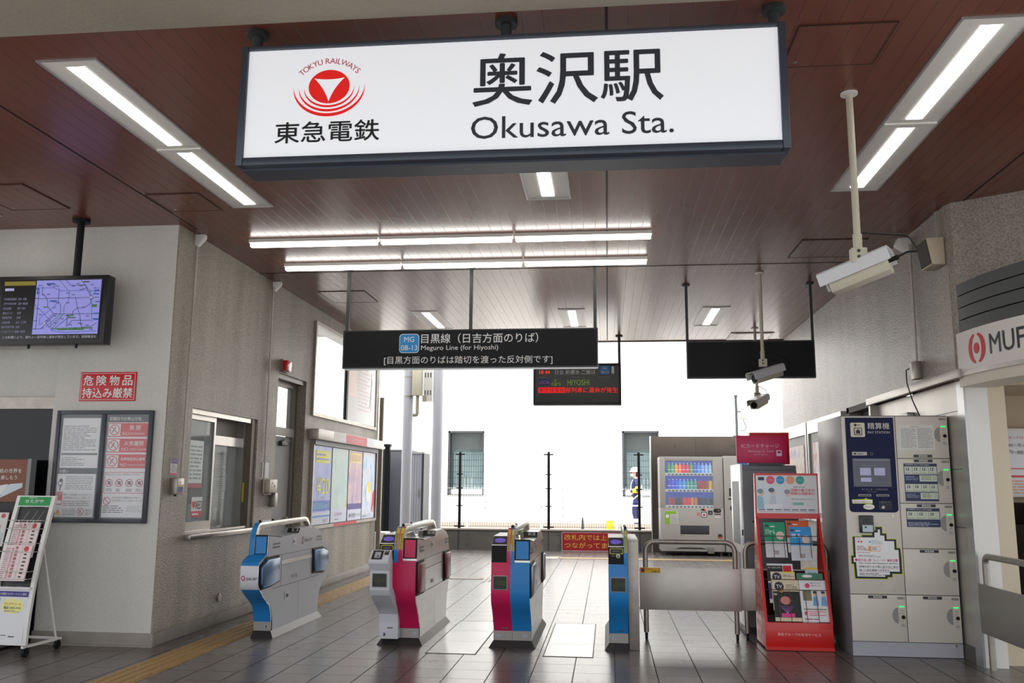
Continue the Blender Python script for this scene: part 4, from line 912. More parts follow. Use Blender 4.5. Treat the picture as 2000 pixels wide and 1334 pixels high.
def arch(t, xa, xb, y0, cols, tapes, topz=0.0):
    outer = [(-.205, .755), (-.209, .85), (-.198, .93), (-.165, 1.0), (-.11, 1.052), (-.06, 1.066), (1.20, 1.080), (1.30, 1.062), (1.385, .99), (1.405, .93)]
    inner = [(1.36, .93), (1.335, .985), (1.27, 1.022), (1.22, 1.03), (-.02, 1.012), (-.085, .99), (-.13, .93), (-.15, .85), (-.15, .755)]
    def up_(P): return [(y, z+(topz if z > .95 else 0)) for y, z in P]
    MB(mat('handle_steel', (208, 204, 194), .28, .7, noise=.08, nscale=5)).prism(shifted(up_(outer+inner), y0), 'X', xa, xb, bev=.003).build('handle', t)
    F = up_([(-.205, .75), (-.209, .85), (-.198, .93), (-.165, 1.0), (-.11, 1.052), (-.075, 1.064)])
    n = len(cols)
    for k, c in enumerate(cols):
        a = xa+(xb-xa)*k/n; b_ = xa+(xb-xa)*(k+1)/n
        strip_part('handle_stripe', t, F, a+.0015, b_-.0015, y0, c, th=.0, inset=.004)
        if tapes:
            T = clipz(F, .868, 1.056); strip_part('yellow_tape', t, T, a+.008, b_-.006, y0, K(206, 190, 40) if k == n-1 else K(214, 170, 40), th=.0, inset=.006)
            i_ = MB(K(60, 60, 40)); z = .875
            while z < 1.0:
                q = clipz(F, z, z+.006); i_.box(a+.013, y0+q[0][0]-.0075, z, b_-.011, y0+q[0][0]-.005, z+.006); z += .0125
            i_.build('tape_lettering', t)
    m = MB(white_p); m.box(xa+.01, y0+.0, 1.064+topz, xb-.01, y0+.22, 1.082+topz, bev=.006); m.build('sensor_cover', t)
    for yy in (-.03, .30): MB(black_m).lathe([(.014, 0), (.014, .014), (.008, .024), (0.0001, .026)], ((xa+xb)/2, y0+yy, 1.064+topz), seg=12).build('sensor_lamp', t)
def reader(t, xa, xb, y0, full=False):
    """black card reader head"""
    strip_part('reader_front', t, [(-.205, .765), (-.198, .86), (-.19, .915)], xa, xb, y0, blk_g, th=.03)
    MB(steel_g).box(xa, y0-.196, .912, xb, y0-.165, .922, bev=.002).build('reader_edge', t)
    q = MB(blk_g).prism(shifted([(-.185, .92), (-.065, .988), (-.055, .984), (-.16, .912)], y0), 'X', xa+.004, xb-.004).build('reader_slope', t)
    d = Vector((0, .12, .068)).normalized()
    g = GX((xa, y0-.185, .9205), (1, 0, 0), d); W = xb-xa
    g.rect(.006, .008, W-.006, .125, K(40, 42, 46), 0).disc(W/2, .066, W*.36, K(112, 92, 206, emit=.25), 1, ry=.036).text('Touch', W/2-.02, .060, W/2+.02, .072, K(60, 50, 110), 2)
    g.build('touch_pad', t)
    g = GX((xa, y0-.2065, .765), (1, 0, 0), (0, .10, 1))
    if full:
        rrect(g, .012, .088, W-.006, .138, .012, K(190, 190, 50), 1); rrect(g, .018, .093, W-.012, .133, .009, K(22, 22, 24), 2); g.rect(.04, .11, W-.04, .116, K(100, 100, 90), 3)
        g.rect(.03, .143, W-.03, .15, K(110, 72, 30), 1).disc(W*.63, .072, .018, K(190, 190, 190), 1).scribble(.03, .066, W*.5, .08, 1, K(120, 120, 120), 1).poly([(W*.63-.006, .058), (W*.63+.006, .058), (W*.63+.004, .08), (W*.63-.004, .08)], K(20, 20, 24), 2)
    g.build('reader_display', t)
    MB(white_p).prism(shifted([(-.06, .983), (.44, .990), (.44, .996), (-.06, .991)], y0), 'X', xa, xb).build('reader_top', t)
def exit_head(t, xa, xb, y0, col, digit):
    MB(blk_g).prism(shifted([(-.19, .785), (-.178, .967), (-.155, .967), (-.165, .785)], y0), 'X', xa, xb).build('head_frame', t)
    MB(col).prism(shifted([(-.196, .795), (-.186, .952), (-.178, .952), (-.188, .795)], y0), 'X', xa+.012, xb-.010).build('head_panel', t)
    MB(steel_g).box(xa, y0-.17, .958, xb, y0+.18, .966, rot=Matrix.Rotation(-.092, 3, 'X'), piv=(xa, y0-.17, .962)).build('deck', t)
    W = xb-xa
    g = GX((xa, y0+.665, .944), (1, 0, 0), Vector((0, .045, .046)), lift=.006)
    g.rect(.0, 0, W, .062, K(16, 16, 18), 0).rect(.045, .014, .115, .052, K(160, 158, 154), 1).text(digit, .064, .018, .096, .048, K(24, 24, 26), 2, bold=.03)
    g.build('lane_display', t)
def side_panel(t, x, y0, padcol, pads, seam=(.205, 1.12), zs=(.757, .66, .452), qs=False, dirt=False):
    g = GX((x, y0, 0), (0, 1, 0), (0, 0, 1), lift=.001); dk = K(56, 56, 60); gr = K(150, 150, 154)
    a, b_ = seam
    g.line(-.19, .757, 1.47, .757, .004, dk).line(a, .757, a, .452, .008, dk).line(b_, .757, b_, .452, .008, dk).line(a, .66, b_, .66, .005, dk).line(.0, .452, 1.37, .452, .005, dk).line(.72, .452, .74, .07, .005, dk)
    for z in (.84, .872):
        for u in (-.05, 1.25): g.rect(u, z-.009, u+.19, z+.009, K(110, 110, 112), 1)
    g.rect(.50, .835, .585, .895, K(226, 224, 218), 1).rect(.515, .852, .555, .878, K(30, 30, 32), 2)
    g.rect(.50, .50, .60, .535, gr, 1).rect(.63, .50, .65, .535, K(30, 30, 34), 1)
    if qs:
        g.rect(.33, .31, .47, .385, K(206, 206, 206), 1).rect(.36, .33, .43, .36, K(40, 40, 40), 2)
        g.rect(a, .66, b_, .70, steel_g, 1)
        for k in range(6): g.disc(a+.1+k*.14, .683, .005, dk, 2, n=8)
        g.ring(.80, .862, .016, .026, K(200, 40, 90), 2, n=20, ky=1.5).text('SKIP', .86, .842, 1.10, .872, K(90, 90, 96), 2, bold=.02)
    g.build('side_print', t)
    for P in pads:
        cx_ = sum(p[0] for p in P)/len(P); cz_ = sum(p[1] for p in P)/len(P)
        big = [(cx_+(p[0]-cx_)*1.13, cz_+(p[1]-cz_)*1.16) for p in P]
        MB(black_m).prism(shifted(big, y0), 'X', x+.001, x+.010).build('flap_surround', t)
        MB(padcol).prism(shifted(P, y0), 'X', x+.004, x+.03, bev=.008).build('barrier_flap', t)
def base_front(t, xa, xb, y0, digits):
    g = GX((xa, y0-.001, .063)); W = xb-xa
    for u, d in digits: g.disc(u, .04, .017, K(176, 182, 190), 0, n=14).text(d, u-.007, .028, u+.007, .052, K(40, 44, 52), 1)
    g.build('lane_number', t)
def arrow_screen(t, xa, y, z, wd, hh, ic=False, rim=None):
    MB(rim or K(170, 172, 176)).box(xa-.005, y-.006, z-.005, xa+wd+.005, y+.01, z+hh+.005, bev=.002).build('screen_rim', t)
    g = GX((xa, y-.007, z)); g.rect(0, 0, wd, hh, K(14, 16, 14, rough=.2), 0); c = K(44, 54, 18)
    g.poly([(.012, hh/2), (wd*.5, hh*.9), (wd*.5, hh*.66), (wd*.95, hh*.66), (wd*.95, hh*.34), (wd*.5, hh*.34), (wd*.5, hh*.1)], c, 1)
    if ic: g.text('IC', wd*.45, hh*.3, wd*.85, hh*.7, K(60, 76, 24), 2)
    g.build('arrow_screen', t)

flap_b = mat('flap_blue', (96, 130, 168), .25, .35); flap_r = mat('flap_red', (124, 40, 50), .3, .2); flap_s = mat('flap_steel', (150, 152, 158), .3, .7)
# gate 1: wide blue and white gate, lane 1
xa, xb, y0 = -3.386, -3.215, 8.46
t = thing('ticket_gate', 'blue and white ticket gate nearest the left wall, two blue barrier flaps on its side', 'ticket gate', ((xa+xb)/2, y0+.69, 0), 0, 'automatic ticket gates in a row')
skirt(t, xa, xb, y0, side=(.3, 1)); body(t, xa, xb, y0, PA, UP_EXIT, body_g)
MB(base_st).box(xa, y0-.002, .062, xb, y0+.03, .145).build('base_plate', t)
strip_part('front_lower', t, clipz(PA, .145, .478), xa, xb, y0, blue_g)
strip_part('front_middle', t, clipz(PA, .478, .697), xa, xb, y0, white_g, label='white front band with small red and grey lettering')
strip_part('front_upper', t, clipz(PA, .697, .79), xa, xb, y0, blue_g)
exit_head(t, xa+.045, xb, y0, blue_g, '1')
arch(t, xa, xa+.05, y0, [blue_g], False, .012)
MB(steel_g).prism(shifted([(-.38, .56), (-.38, .695), (-.365, .725), (-.19, .79), (-.178, .965), (-.17, .965), (-.18, .785), (-.35, .72), (-.37, .69), (-.37, .56), (-.35, .505), (-.23, .415), (-.06, .31), (-.02, .22), (.0, .08), (-.01, .08), (-.035, .22), (-.075, .30), (-.25, .405), (-.365, .50)], y0), 'X', xb, xb+.003).build('edge_trim', t)
g = GX((xa, y0-.382, .50)); g.ring(.028, .085, .011, .018, K(196, 30, 70), 1, ky=1.3).line(.034, .07, .045, .058, .006, K(196, 30, 70), 1).text('SKIP', .058, .068, .162, .09, K(70, 70, 76), 1, bold=.03); g.build('front_lettering', t)
side_panel(t, xb, y0, flap_b, [[(-.335, .53), (-.345, .68), (-.20, .74), (.09, .74), (.12, .52), (-.1, .495), (-.29, .49)], [(1.16, .735), (1.45, .735), (1.60, .70), (1.64, .56), (1.50, .485), (1.18, .505)]], qs=True)
base_front(t, xa, xb, y0, [(.125, '1')])
MB(K(40, 44, 110)).box(xb-.14, y0+1.47, .84, xb-.03, y0+1.50, .92).build('rear_card_reader', t)
# gate 2: white code reader + pink exit side
xa, xb, y0 = -2.08, -1.735, 8.28; xm = -1.908
t = thing('ticket_gate', 'ticket gate with projecting white code reader column and deep pink right half', 'ticket gate', ((xa+xb)/2, y0+.69, 0), 0, 'automatic ticket gates in a row')
skirt(t, xa, xb, y0); body(t, xm, xb, y0, PB, UP_EXIT, steel_g); body(t, xa, xm, y0, PB, UP_READ, steel_g)
MB(base_st).box(xm+.001, y0-.002, .062, xb, y0+.03, .145).build('base_plate', t)
strip_part('front_lower', t, PB, xm, xb, y0, pink_g); strip_part('front_lower', t, PB, xa, xm, y0, pink_g)
exit_head(t, xm+.05, xb, y0, pink_g, '2'); reader(t, xa, xm-.035, y0, True)
arch(t, xm-.035, xm+.05, y0, [blue_g, pink_g], True)
QP = [(-.088, .062), (-.095, .20), (-.115, .285), (-.20, .345), (-.33, .42), (-.43, .485), (-.466, .535), (-.478, .70), (-.535, .765), (-.54, .79), (-.43, .875), (-.40, .875), (-.36, .78), (-.34, .55), (-.08, .36), (-.02, .20), (-.005, .062)]
m = MB(white_g).prism(shifted(QP, y0), 'X', xa-.008, xm-.004, bev=.004).build('code_reader_column', t)
g = GX((xa, y0-.537, .793), (1, 0, 0), Vector((0, .11, .085)), lift=.002)
g.rect(.012, .012, .108, .125, K(18, 18, 20), 1).rect(.035, .03, .088, .105, K(168, 170, 176), 2).disc(.068, .05, .008, K(20, 20, 22), 3, n=12).rect(.118, .07, .158, .125, K(40, 40, 42), 1).text('QR', .124, .10, .150, .12, K(200, 200, 200), 2); g.build('code_reader_face', t)
arrow_screen(t, xa+.02, y0-.476, .565, .125, .112)
GX((xa, y0-.30, .40), (1, 0, 0), (0, -.6, .5)).build('x_', t) if False else None
g = GX((xa, y0-.094, .07)); g.rect(.07, .085, .12, .097, K(110, 104, 100), 2); g.text('1', .035, .018, .05, .045, K(50, 54, 60), 1); g.build('column_print', t)
side_panel(t, xb, y0, flap_r, [[(-.17, .475), (-.185, .735), (.09, .738), (.12, .47)], [(1.17, .735), (1.45, .733), (1.48, .47), (1.20, .47)]], seam=(.205, 1.15))
base_front(t, xm, xb, y0, [(.13, '2')])
# gate 3: pink / blue, black reader
xa, xb, y0 = -1.045, -.70, 8.28; xm = -.873
t = thing('ticket_gate', 'ticket gate with pink left half under a black reader and blue right half', 'ticket gate', ((xa+xb)/2, y0+.69, 0), 0, 'automatic ticket gates in a row')
skirt(t, xa, xb, y0); body(t, xm, xb, y0, PB, UP_EXIT, steel_g); body(t, xa, xm, y0, PB, UP_READ, steel_g)
MB(base_st).box(xa, y0-.002, .062, xb, y0+.03, .145).box(xm-.001, y0-.003, .062, xm+.001, y0, .145, black_m).build('base_plate', t)
strip_part('front_lower', t, PB, xm, xb, y0, blue_g, label='blue front panel'); strip_part('front_lower', t, PB, xa, xm, y0, pink_g, label='pink front panel')
exit_head(t, xm+.035, xb, y0, blue_g, '3'); reader(t, xa, xm-.035, y0)
arch(t, xm-.035, xm+.035, y0, [pink_g, blue_g], True)
arrow_screen(t, xa+.022, y0-.224, .535, .12, .112, ic=True)
side_panel(t, xb, y0, flap_s, [[(-.16, .475), (-.175, .735), (.19, .74), (.20, .47)], [(1.25, .735), (1.45, .733), (1.47, .465), (1.25, .465)]], seam=(.25, 1.2))
base_front(t, xa, xb, y0, [(.045, '2'), (.29, '3')])
MB(K(104, 70, 74)).box(xa+.07, y0-.052, .255, xa+.125, y0-.045, .272).box(xa+.075, y0-.014, .165, xa+.135, y0-.006, .182).build('sensor_window', t)
# gate 4: blue single
xa, xb, y0 = 0.0, .172, 8.28
t = thing('ticket_gate', 'narrow all blue ticket gate with yellow-ringed black reader beside the steel box', 'ticket gate', ((xa+xb)/2, y0+.69, 0), 0, 'automatic ticket gates in a row')
skirt(t, xa, xb, y0, side=(1, 0)); body(t, xa, xb, y0, PB, UP_READ, steel_g)
MB(base_st).box(xa, y0-.002, .062, xb, y0+.03, .145).build('base_plate', t)
strip_part('front_lower', t, PB, xa, xb, y0, blue_g); reader(t, xa, xb-.035, y0, True); arch(t, xb-.035, xb, y0, [blue_g], True)
arrow_screen(t, xa+.022, y0-.224, .535, .125, .115); base_front(t, xa, xb, y0, [(.045, '3')])
MB(K(40, 66, 100)).box(xa+.08, y0-.066, .265, xa+.13, y0-.058, .287).box(xa+.08, y0-.014, .165, xa+.135, y0-.006, .18).build('sensor_window', t)
t = thing('steel_cabinet', 'tall plain stainless steel box beside the narrow blue ticket gate', 'cabinet', (.225, 8.7, 0))
MB(steel_b).box(.177, 8.29, 0, .272, 9.3, .955, bev=.004).build('housing', t); MB(white_p).box(.177, 8.29, .955, .272, 9.3, .967, bev=.003).build('top_cap', t)

# ================================================================ BARRIER RAILS
def rail(xa, xb, y, label, px=None, pz=(.275, .67), sticker=False, y2=None):
    t = thing('barrier_rail', label, 'barrier', ((xa+xb)/2, y, 0), 0, 'steel barrier rails beside the gates')
    MB(steel_b).tube([(xa+.025, y, .06), (xa+.025, y, .915), (xb-.025, y, .915), (xb-.025, y, .06)], .024, seg=16, round_r=.11, steps=8).build('tube_frame', t)
    p0, p1 = px or (xa-.04, xb+.05)
    MB(steel_p).box(p0, y-.05, pz[0], p1, y-.026, pz[1], bev=.004).box(p0+.02, y-.028, pz[0]+.02, p1-.02, y-.02, pz[1]-.02).build('panel', t)
    for x in (xa+.025, xb-.025):
        MB(black_m).cyl((x-.012, y, .028), (x+.012, y, .028), .028).box(x-.014, y-.012, .02, x+.014, y+.012, .065).build('castor', t)
    return t
t = rail(.335, 1.245, 8.95, 'wheeled steel barrier rail with a yellow camera sticker, in front of the vending machine', px=(.30, 1.262))
g = GX((.30, 8.90, .275)); g.rect(.012, .345, .20, .396, K(226, 190, 40), 1).rect(.014, .349, .05, .392, K(196, 40, 24), 2).poly([(.02, .36), (.044, .365), (.044, .38), (.02, .376)], K(30, 20, 20), 3).text('防犯カメラ', .056, .372, .196, .392, K(196, 60, 24), 2, bold=.02).text('作動中', .11, .349, .196, .368, K(30, 30, 20), 2, bold=.02); g.build('sticker', t)
rail(1.30, 2.12, 9.02, 'steel barrier rail mostly hidden behind the red leaflet rack', px=(1.27, 2.11))
t = thing('side_barrier', 'steel guard rail with grey panel in front of the cash corner at the right edge', 'barrier', (3.17, 7.4, 0))
MB(steel_b).tube([(3.09, 7.84, 0), (3.09, 7.84, .90), (3.09, 6.0, .90), (3.09, 6.0, 0)], .026, seg=16, round_r=.07).build('tube_frame', t)
MB(mat('panel_grey_steel', (150, 148, 144), .4, .5)).box(3.045, 5.9, .28, 3.057, 7.90, .675, bev=.003).build('panel', t)

# ================================================================ CHARGE MACHINE
t = thing('charge_machine', 'tall grey card charging machine seen from its side, behind the steel barrier', 'ticket machine', (1.68, 9.75, 0))
m = MB(mat('machine_grey', (116, 116, 122), .45)).box(1.385, 9.40, .06, 1.93, 10.12, 1.62, bev=.006).box(1.40, 9.42, 0, 1.92, 10.1, .06, dark_m).build('cabinet', t)
MB(mat('machine_silver', (206, 208, 210), .3, .5)).prism([(9.40, .06), (10.12, .06), (10.12, 1.685), (9.40, 1.685)], 'X', 1.362, 1.388, bev=.004).build('front_door', t)
MB(mat('machine_grey', (116, 116, 122), .45)).box(1.39, 9.42, 1.62, 1.93, 10.1, 1.672, bev=.004).build('top_cap', t)
MB(K(30, 30, 30)).cyl((1.48, 9.392, 1.10), (1.48, 9.402, 1.10), .012).build('side_lock', t)
MB(black_m).box(1.36, 9.388, .96, 1.372, 9.402, 1.02).build('door_catch', t)
g = GX((1.362, 10.12, .06), (0, -1, 0), (0, 0, 1)); g.rect(.1, .8, .6, 1.45, K(50, 60, 80), 0).rect(.1, .5, .35, .72, K(60, 60, 64), 0).rect(.4, .5, .6, .72, K(60, 60, 64), 0); g.build('front_controls', t)
t = thing('charge_sign', 'crimson card charge sign standing on the grey charging machine', 'sign', (1.57, 9.45, 1.672))
MB(K(196, 20, 84, rough=.35)).box(1.33, 9.375, 1.695, 1.835, 9.396, 1.975, bev=.003).build('sign_box', t)
MB(dark_m).box(1.45, 9.385, 1.674, 1.80, 9.45, 1.697).build('foot', t)
g = GX((1.33, 9.375, 1.69)); pk = K(232, 190, 210)
g.text('ICカードチャージ', .05, .155, .43, .20, pk, 1).text('Recharge IC Card', .12, .108, .37, .135, pk, 1).text('都営地下鉄・東京メトロ', .17, .083, .31, .097, pk, 1).rect(.40, .075, .455, .135, pk, 1).rect(.412, .105, .442, .125, K(120, 40, 70), 2); g.build('lettering', t)
t = thing('red_sign_box', 'red sign box just behind the crimson card charge sign', 'sign', (1.78, 10.3, 1.70))
MB(K(206, 30, 24)).box(1.57, 10.02, 1.7, 1.99, 10.10, 2.045, bev=.003).box(1.62, 10.0, 1.68, 1.9, 10.1, 1.70, dark_m).build('sign_box', t)

# ================================================================ RED LEAFLET RACK
t = thing('red_leaflet_rack', 'red leaflet rack with a white advert board on top, standing before the lockers', 'leaflet rack', (1.70, 8.7, 0))
RX0, RX1 = 1.405, 2.0
for xs in ((RX0, RX0+.012), (RX1-.012, RX1)):
    MB(red_m).prism([(8.49, .02), (8.49, .245), (8.80, 1.19), (8.80, 1.58), (8.83, 1.58), (8.87, 1.15), (8.97, .5), (8.97, .02)], 'X', *xs).build('side_panel', t)
MB(red_m).box(RX0, 8.475, .02, RX1, 8.50, .245, bev=.004).box(RX0, 8.462, .005, RX1, 8.49, .035).box(RX0+.01, 8.5, .02, RX1-.01, 8.96, .04).build('front_box', t)
for xs in ((RX0-.001, RX0+.022), (RX1-.022, RX1+.001)):
    MB(red_m).prism([(8.475, .24), (8.79, 1.19), (8.815, 1.19), (8.50, .24)], 'X', *xs).build('front_edge', t)
MB(red_m).box(RX0, 8.785, 1.155, RX1, 8.81, 1.205).box(RX0, 8.79, 1.56, RX1, 8.81, 1.582).build('cross_bar', t)
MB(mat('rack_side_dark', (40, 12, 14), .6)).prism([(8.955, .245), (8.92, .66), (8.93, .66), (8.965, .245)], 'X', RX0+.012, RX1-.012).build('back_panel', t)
MB(paper).box(RX0+.014, 8.785, 1.205, RX1-.014, 8.80, 1.562).build('advert_board', t)
g = GX((RX0, 8.785, 1.2)); 
g.rect(.035, .315, .09, .345, K(40, 60, 80), 1)
for k, c in enumerate(((226, 84, 124), (40, 148, 204), (230, 160, 120), (52, 164, 150))): g.disc(.15+k*.092, .318, .039, K(*c), 1).text(('住み替え', '家を貸る', 'リフォーム', 'リフォーム')[k], .122+k*.092, .312, .178+k*.092, .324, wt, 2)
rd2 = K(220, 70, 80); g.text('沿線の皆さまの', .335, .21, .555, .238, rd2, 1, bold=.02).text('気軽な相談窓口', .335, .178, .555, .205, rd2, 1, bold=.02).scribble(.36, .247, .52, .258, 1, K(90, 90, 96), 1).text('気持ちに寄りそうプロにおまかせください', .338, .132, .556, .145, K(90, 90, 96), 1).rect(.35, .083, .45, .108, K(120, 190, 180), 1)
sk = K(214, 226, 236); g.rect(.03, .05, .30, .27, sk, 1)
for (u, v, cs) in ((.05, .19, (120, 150, 170)), (.155, .20, (90, 110, 124)), (.30, .185, (150, 150, 164))): g.disc(u+.01, v+.01, .026, K(226, 196, 186), 2, ry=.034).disc(u, v+.022, .028, K(*cs), 2.3, ry=.022)
g.poly([(.02, .05), (.08, .05), (.075, .15), (.04, .17), (.02, .16)], K(150, 196, 214), 2).poly([(.12, .07), (.2, .09), (.19, .17), (.15, .17)], K(196, 206, 222), 2).poly([(.25, .05), (.34, .05), (.33, .13), (.29, .15), (.26, .12)], K(222, 218, 232), 2).rect(.09, .05, .25, .09, K(232, 232, 240), 2)
for k in range(7): g.rect(.03+k*.077, .034, .09+k*.077, .042, K(70, 90, 130), 1).rect(.03+k*.077, .02, .095+k*.077, .024, K(180, 140, 160), 1)
g.build('advert_print', t)
g = GX((RX0, 8.475, .02)); g.text('東急グループの生活サービス', .105, .11, .485, .135, K(240, 214, 200), 1); g.build('lettering', t)
g = GX((RX0, 8.97, .02), (0, -1, 0), (0, 0, 1)); rd_ = random.Random(11)
for k in range(9):
    for j in range(4):
        if k*.1 < .9-(j*.18): g.rect(.05+j*.09+.02*(k % 2), .05+k*.1, .05+j*.09+.05, .05+k*.1+.06*rd_.random()+.02, K(236, 190, 186), 0)
g.build('side_lettering', t)
W_ = MB(mat('wire_dark', (110, 84, 72), .4, .6))
def slope_y(z): return 8.50+(z-.245)*(.30/.93)
for z in (.93, .995, .61, .52): W_.tube([(RX0+.02, slope_y(z)-.012, z), (RX1-.02, slope_y(z)-.012, z)], .0035, seg=6)
for z0_, z1_ in ((.80, .99), (.25, .52)):
    for x in (RX0+.14, RX0+.24, RX0+.38, RX0+.48): W_.tube([(x, slope_y(z0_)-.014, z0_), (x, slope_y(z1_)-.014, z1_)], .003, seg=6)
W_.build('wire_pocket', t)
til = -math.atan(.30/.93)
def leaflet(name, label, x0, wd, z0, ht, back, col, draw):
    y = slope_y(z0)+.008+back
    n_ = thing(name, label, 'leaflet', (x0+wd/2, y, z0), 0, 'leaflets in the red rack', local=True)
    n_.rotation_euler = (til, 0, 0)
    MB(K(*col)).box(-wd/2, 0, 0, wd/2, .006, ht).build('sheet', n_)
    g = GX((-wd/2, 0, 0)); draw(g, wd, ht); g.build('print', n_)
wq = K(236, 236, 238); dkq = K(70, 70, 80)
def d_top(col, tx, tcol=wq):
    def d(g, w_, h_):
        g.rect(0, h_*.45, w_, h_, K(*col), 0).text(tx, w_*.08, h_*.66, w_*.5, h_*.8, tcol, 1, bold=.02).rect(w_*.06, h_*.86, w_*.22, h_*.93, dkq, 1).disc(w_*.74, h_*.62, w_*.2, K(222, 200, 190), 1).scribble(w_*.3, h_*.84, w_*.6, h_*.92, 1, wq, 1).scribble(w_*.1, h_*.1, w_*.9, h_*.4, 5, K(206, 208, 214), 1, seed=3).rect(w_*.38, h_*.08, w_*.62, h_*.2, K(170, 160, 160), 1)
    return d
leaflet('leaflet', 'orange leaflet at the back of the upper right pocket of the red rack', 1.685, .21, .845, .305, .02, (214, 214, 216), d_top((214, 96, 44), '育てる', K(120, 20, 20)))
leaflet('leaflet', 'green leaflet in the upper left pocket of the red rack', 1.475, .195, .80, .335, .004, (210, 212, 216), d_top((28, 150, 110), 'リフォーム'))
leaflet('leaflet', 'blue leaflet in front in the upper right pocket of the red rack', 1.705, .205, .775, .32, .004, (206, 210, 218), d_top((50, 150, 220), '売る'))
def d_dark(g, w_, h_):
    g.rect(0, h_*.72, w_, h_, K(222, 206, 176), 0).disc(w_*.25, h_*.84, w_*.18, K(34, 42, 64), 1).text('TV', w_*.14, h_*.8, w_*.36, h_*.88, wq, 2, bold=.02).disc(w_*.32, h_*.73, w_*.07, K(206, 130, 50), 3).scribble(w_*.5, h_*.78, w_*.95, h_*.9, 3, K(110, 100, 90), 1)
    g.rect(0, .0, w_, h_*.72, K(22, 22, 26), 0).disc(w_*.45, h_*.5, w_*.2, K(206, 130, 120), 1, ry=h_*.1).rect(w_*.25, h_*.1, w_*.75, h_*.19, K(224, 60, 150), 1).rect(0, 0, w_, h_*.09, K(222, 206, 176), 1).scribble(w_*.02, h_*.62, w_*.2, h_*.68, 2, wq, 1)
    for k in range(9): g.line(w_*.48, h_*.18, w_*(.2+.07*k), h_*.38, .0018, K(200, 120, 220), 2)
def d_tv(g, w_, h_): g.disc(w_*.25, h_*.86, w_*.19, K(34, 42, 64), 1).text('TV', w_*.13, h_*.82, w_*.37, h_*.9, wq, 2, bold=.02).rect(w_*.55, h_*.97, w_, h_, K(226, 220, 60), 1).scribble(w_*.5, h_*.86, w_*.95, h_*.93, 2, K(110, 100, 90), 1)
def d_red(g, w_, h_): g.rect(.0, h_*.55, w_*.6, h_*.95, K(28, 28, 32), 1).rect(w_*.62, h_*.55, w_*.94, h_*.95, K(206, 20, 34), 1).text('ホームセキュリティ', w_*.05, h_*.87, w_*.56, h_*.92, wq, 2).disc(w_*.78, h_*.7, w_*.1, K(214, 190, 150), 2).text('W', w_*.1, h_*.3, w_*.2, h_*.5, wq, 2, bold=.03).rect(0, h_*.1, w_*.1, h_*.5, K(40, 40, 110), 1)
def d_grn(g, w_, h_): g.rect(0, h_*.8, w_, h_, K(70, 130, 100), 0).disc(w_*.4, h_*.92, w_*.2, wq, 1, ry=h_*.04).rect(0, 0, w_, h_*.5, K(190, 206, 196), 0)
def d_pt(g, w_, h_): g.rect(0, h_*.9, w_, h_, K(226, 190, 40), 1).text('ポイントを', w_*.2, h_*.68, w_*.85, h_*.8, K(60, 80, 160), 1, bold=.02).text('貯めよう!', w_*.2, h_*.5, w_*.85, h_*.62, K(206, 40, 60), 1, bold=.02)
def d_wh(g, w_, h_):
    g.disc(w_*.3, h_*.86, w_*.09, K(230, 60, 110), 1).text('東急ファミリー', w_*.42, h_*.9, w_*.8, h_*.94, dkq, 1).text('お得なサービス', w_*.42, h_*.84, w_*.8, h_*.88, dkq, 1).rect(w_*.1, h_*.5, w_*.42, h_*.74, K(130, 130, 100), 1)
    for u, c in ((.55, (60, 60, 66)), (.85, (70, 52, 46))): g.disc(w_*u, h_*.66, w_*.07, K(226, 190, 170), 1.5).disc(w_*u, h_*.70, w_*.075, K(*c), 2, ry=h_*.03).poly([(w_*(u-.11), h_*.38), (w_*(u+.12), h_*.38), (w_*(u+.08), h_*.6), (w_*(u-.07), h_*.6)], K(110, 170, 220), 1)
    g.rect(w_*.08, h_*.28, w_*.92, h_*.31, K(150, 146, 130), 1).rect(w_*.1, h_*.16, w_*.2, h_*.24, K(226, 60, 110), 1).rect(w_*.26, h_*.15, w_*.86, h_*.245, K(226, 60, 110), 1).rect(w_*.27, h_*.165, w_*.85, h_*.23, wq, 2).scribble(w_*.3, h_*.18, w_*.8, h_*.22, 1, K(226, 60, 110), 3).scribble(w_*.08, h_*.04, w_*.85, h_*.09, 1, K(170, 60, 90), 1)
leaflet('brochure', 'black and red home security brochure in the lower left pocket of the red rack', 1.475, .235, .40, .36, .035, (226, 226, 230), d_red)
leaflet('brochure', 'beige brochure with round badge behind the firework one in the red rack', 1.50, .22, .34, .35, .02, (222, 206, 176), d_tv)
leaflet('brochure', 'black firework brochure in front in the lower left pocket of the red rack', 1.505, .235, .25, .37, .004, (222, 206, 176), d_dark)
leaflet('brochure', 'small blue card with yellow top edge at the back of the lower right pocket', 1.82, .115, .53, .19, .04, (190, 206, 226), d_pt)
leaflet('brochure', 'green photo brochure in the middle of the lower right pocket of the red rack', 1.735, .235, .34, .34, .02, (214, 220, 214), d_grn)
leaflet('brochure', 'white brochure with pink mark in front in the lower right pocket of the red rack', 1.745, .24, .25, .375, .004, (232, 232, 236), d_wh)

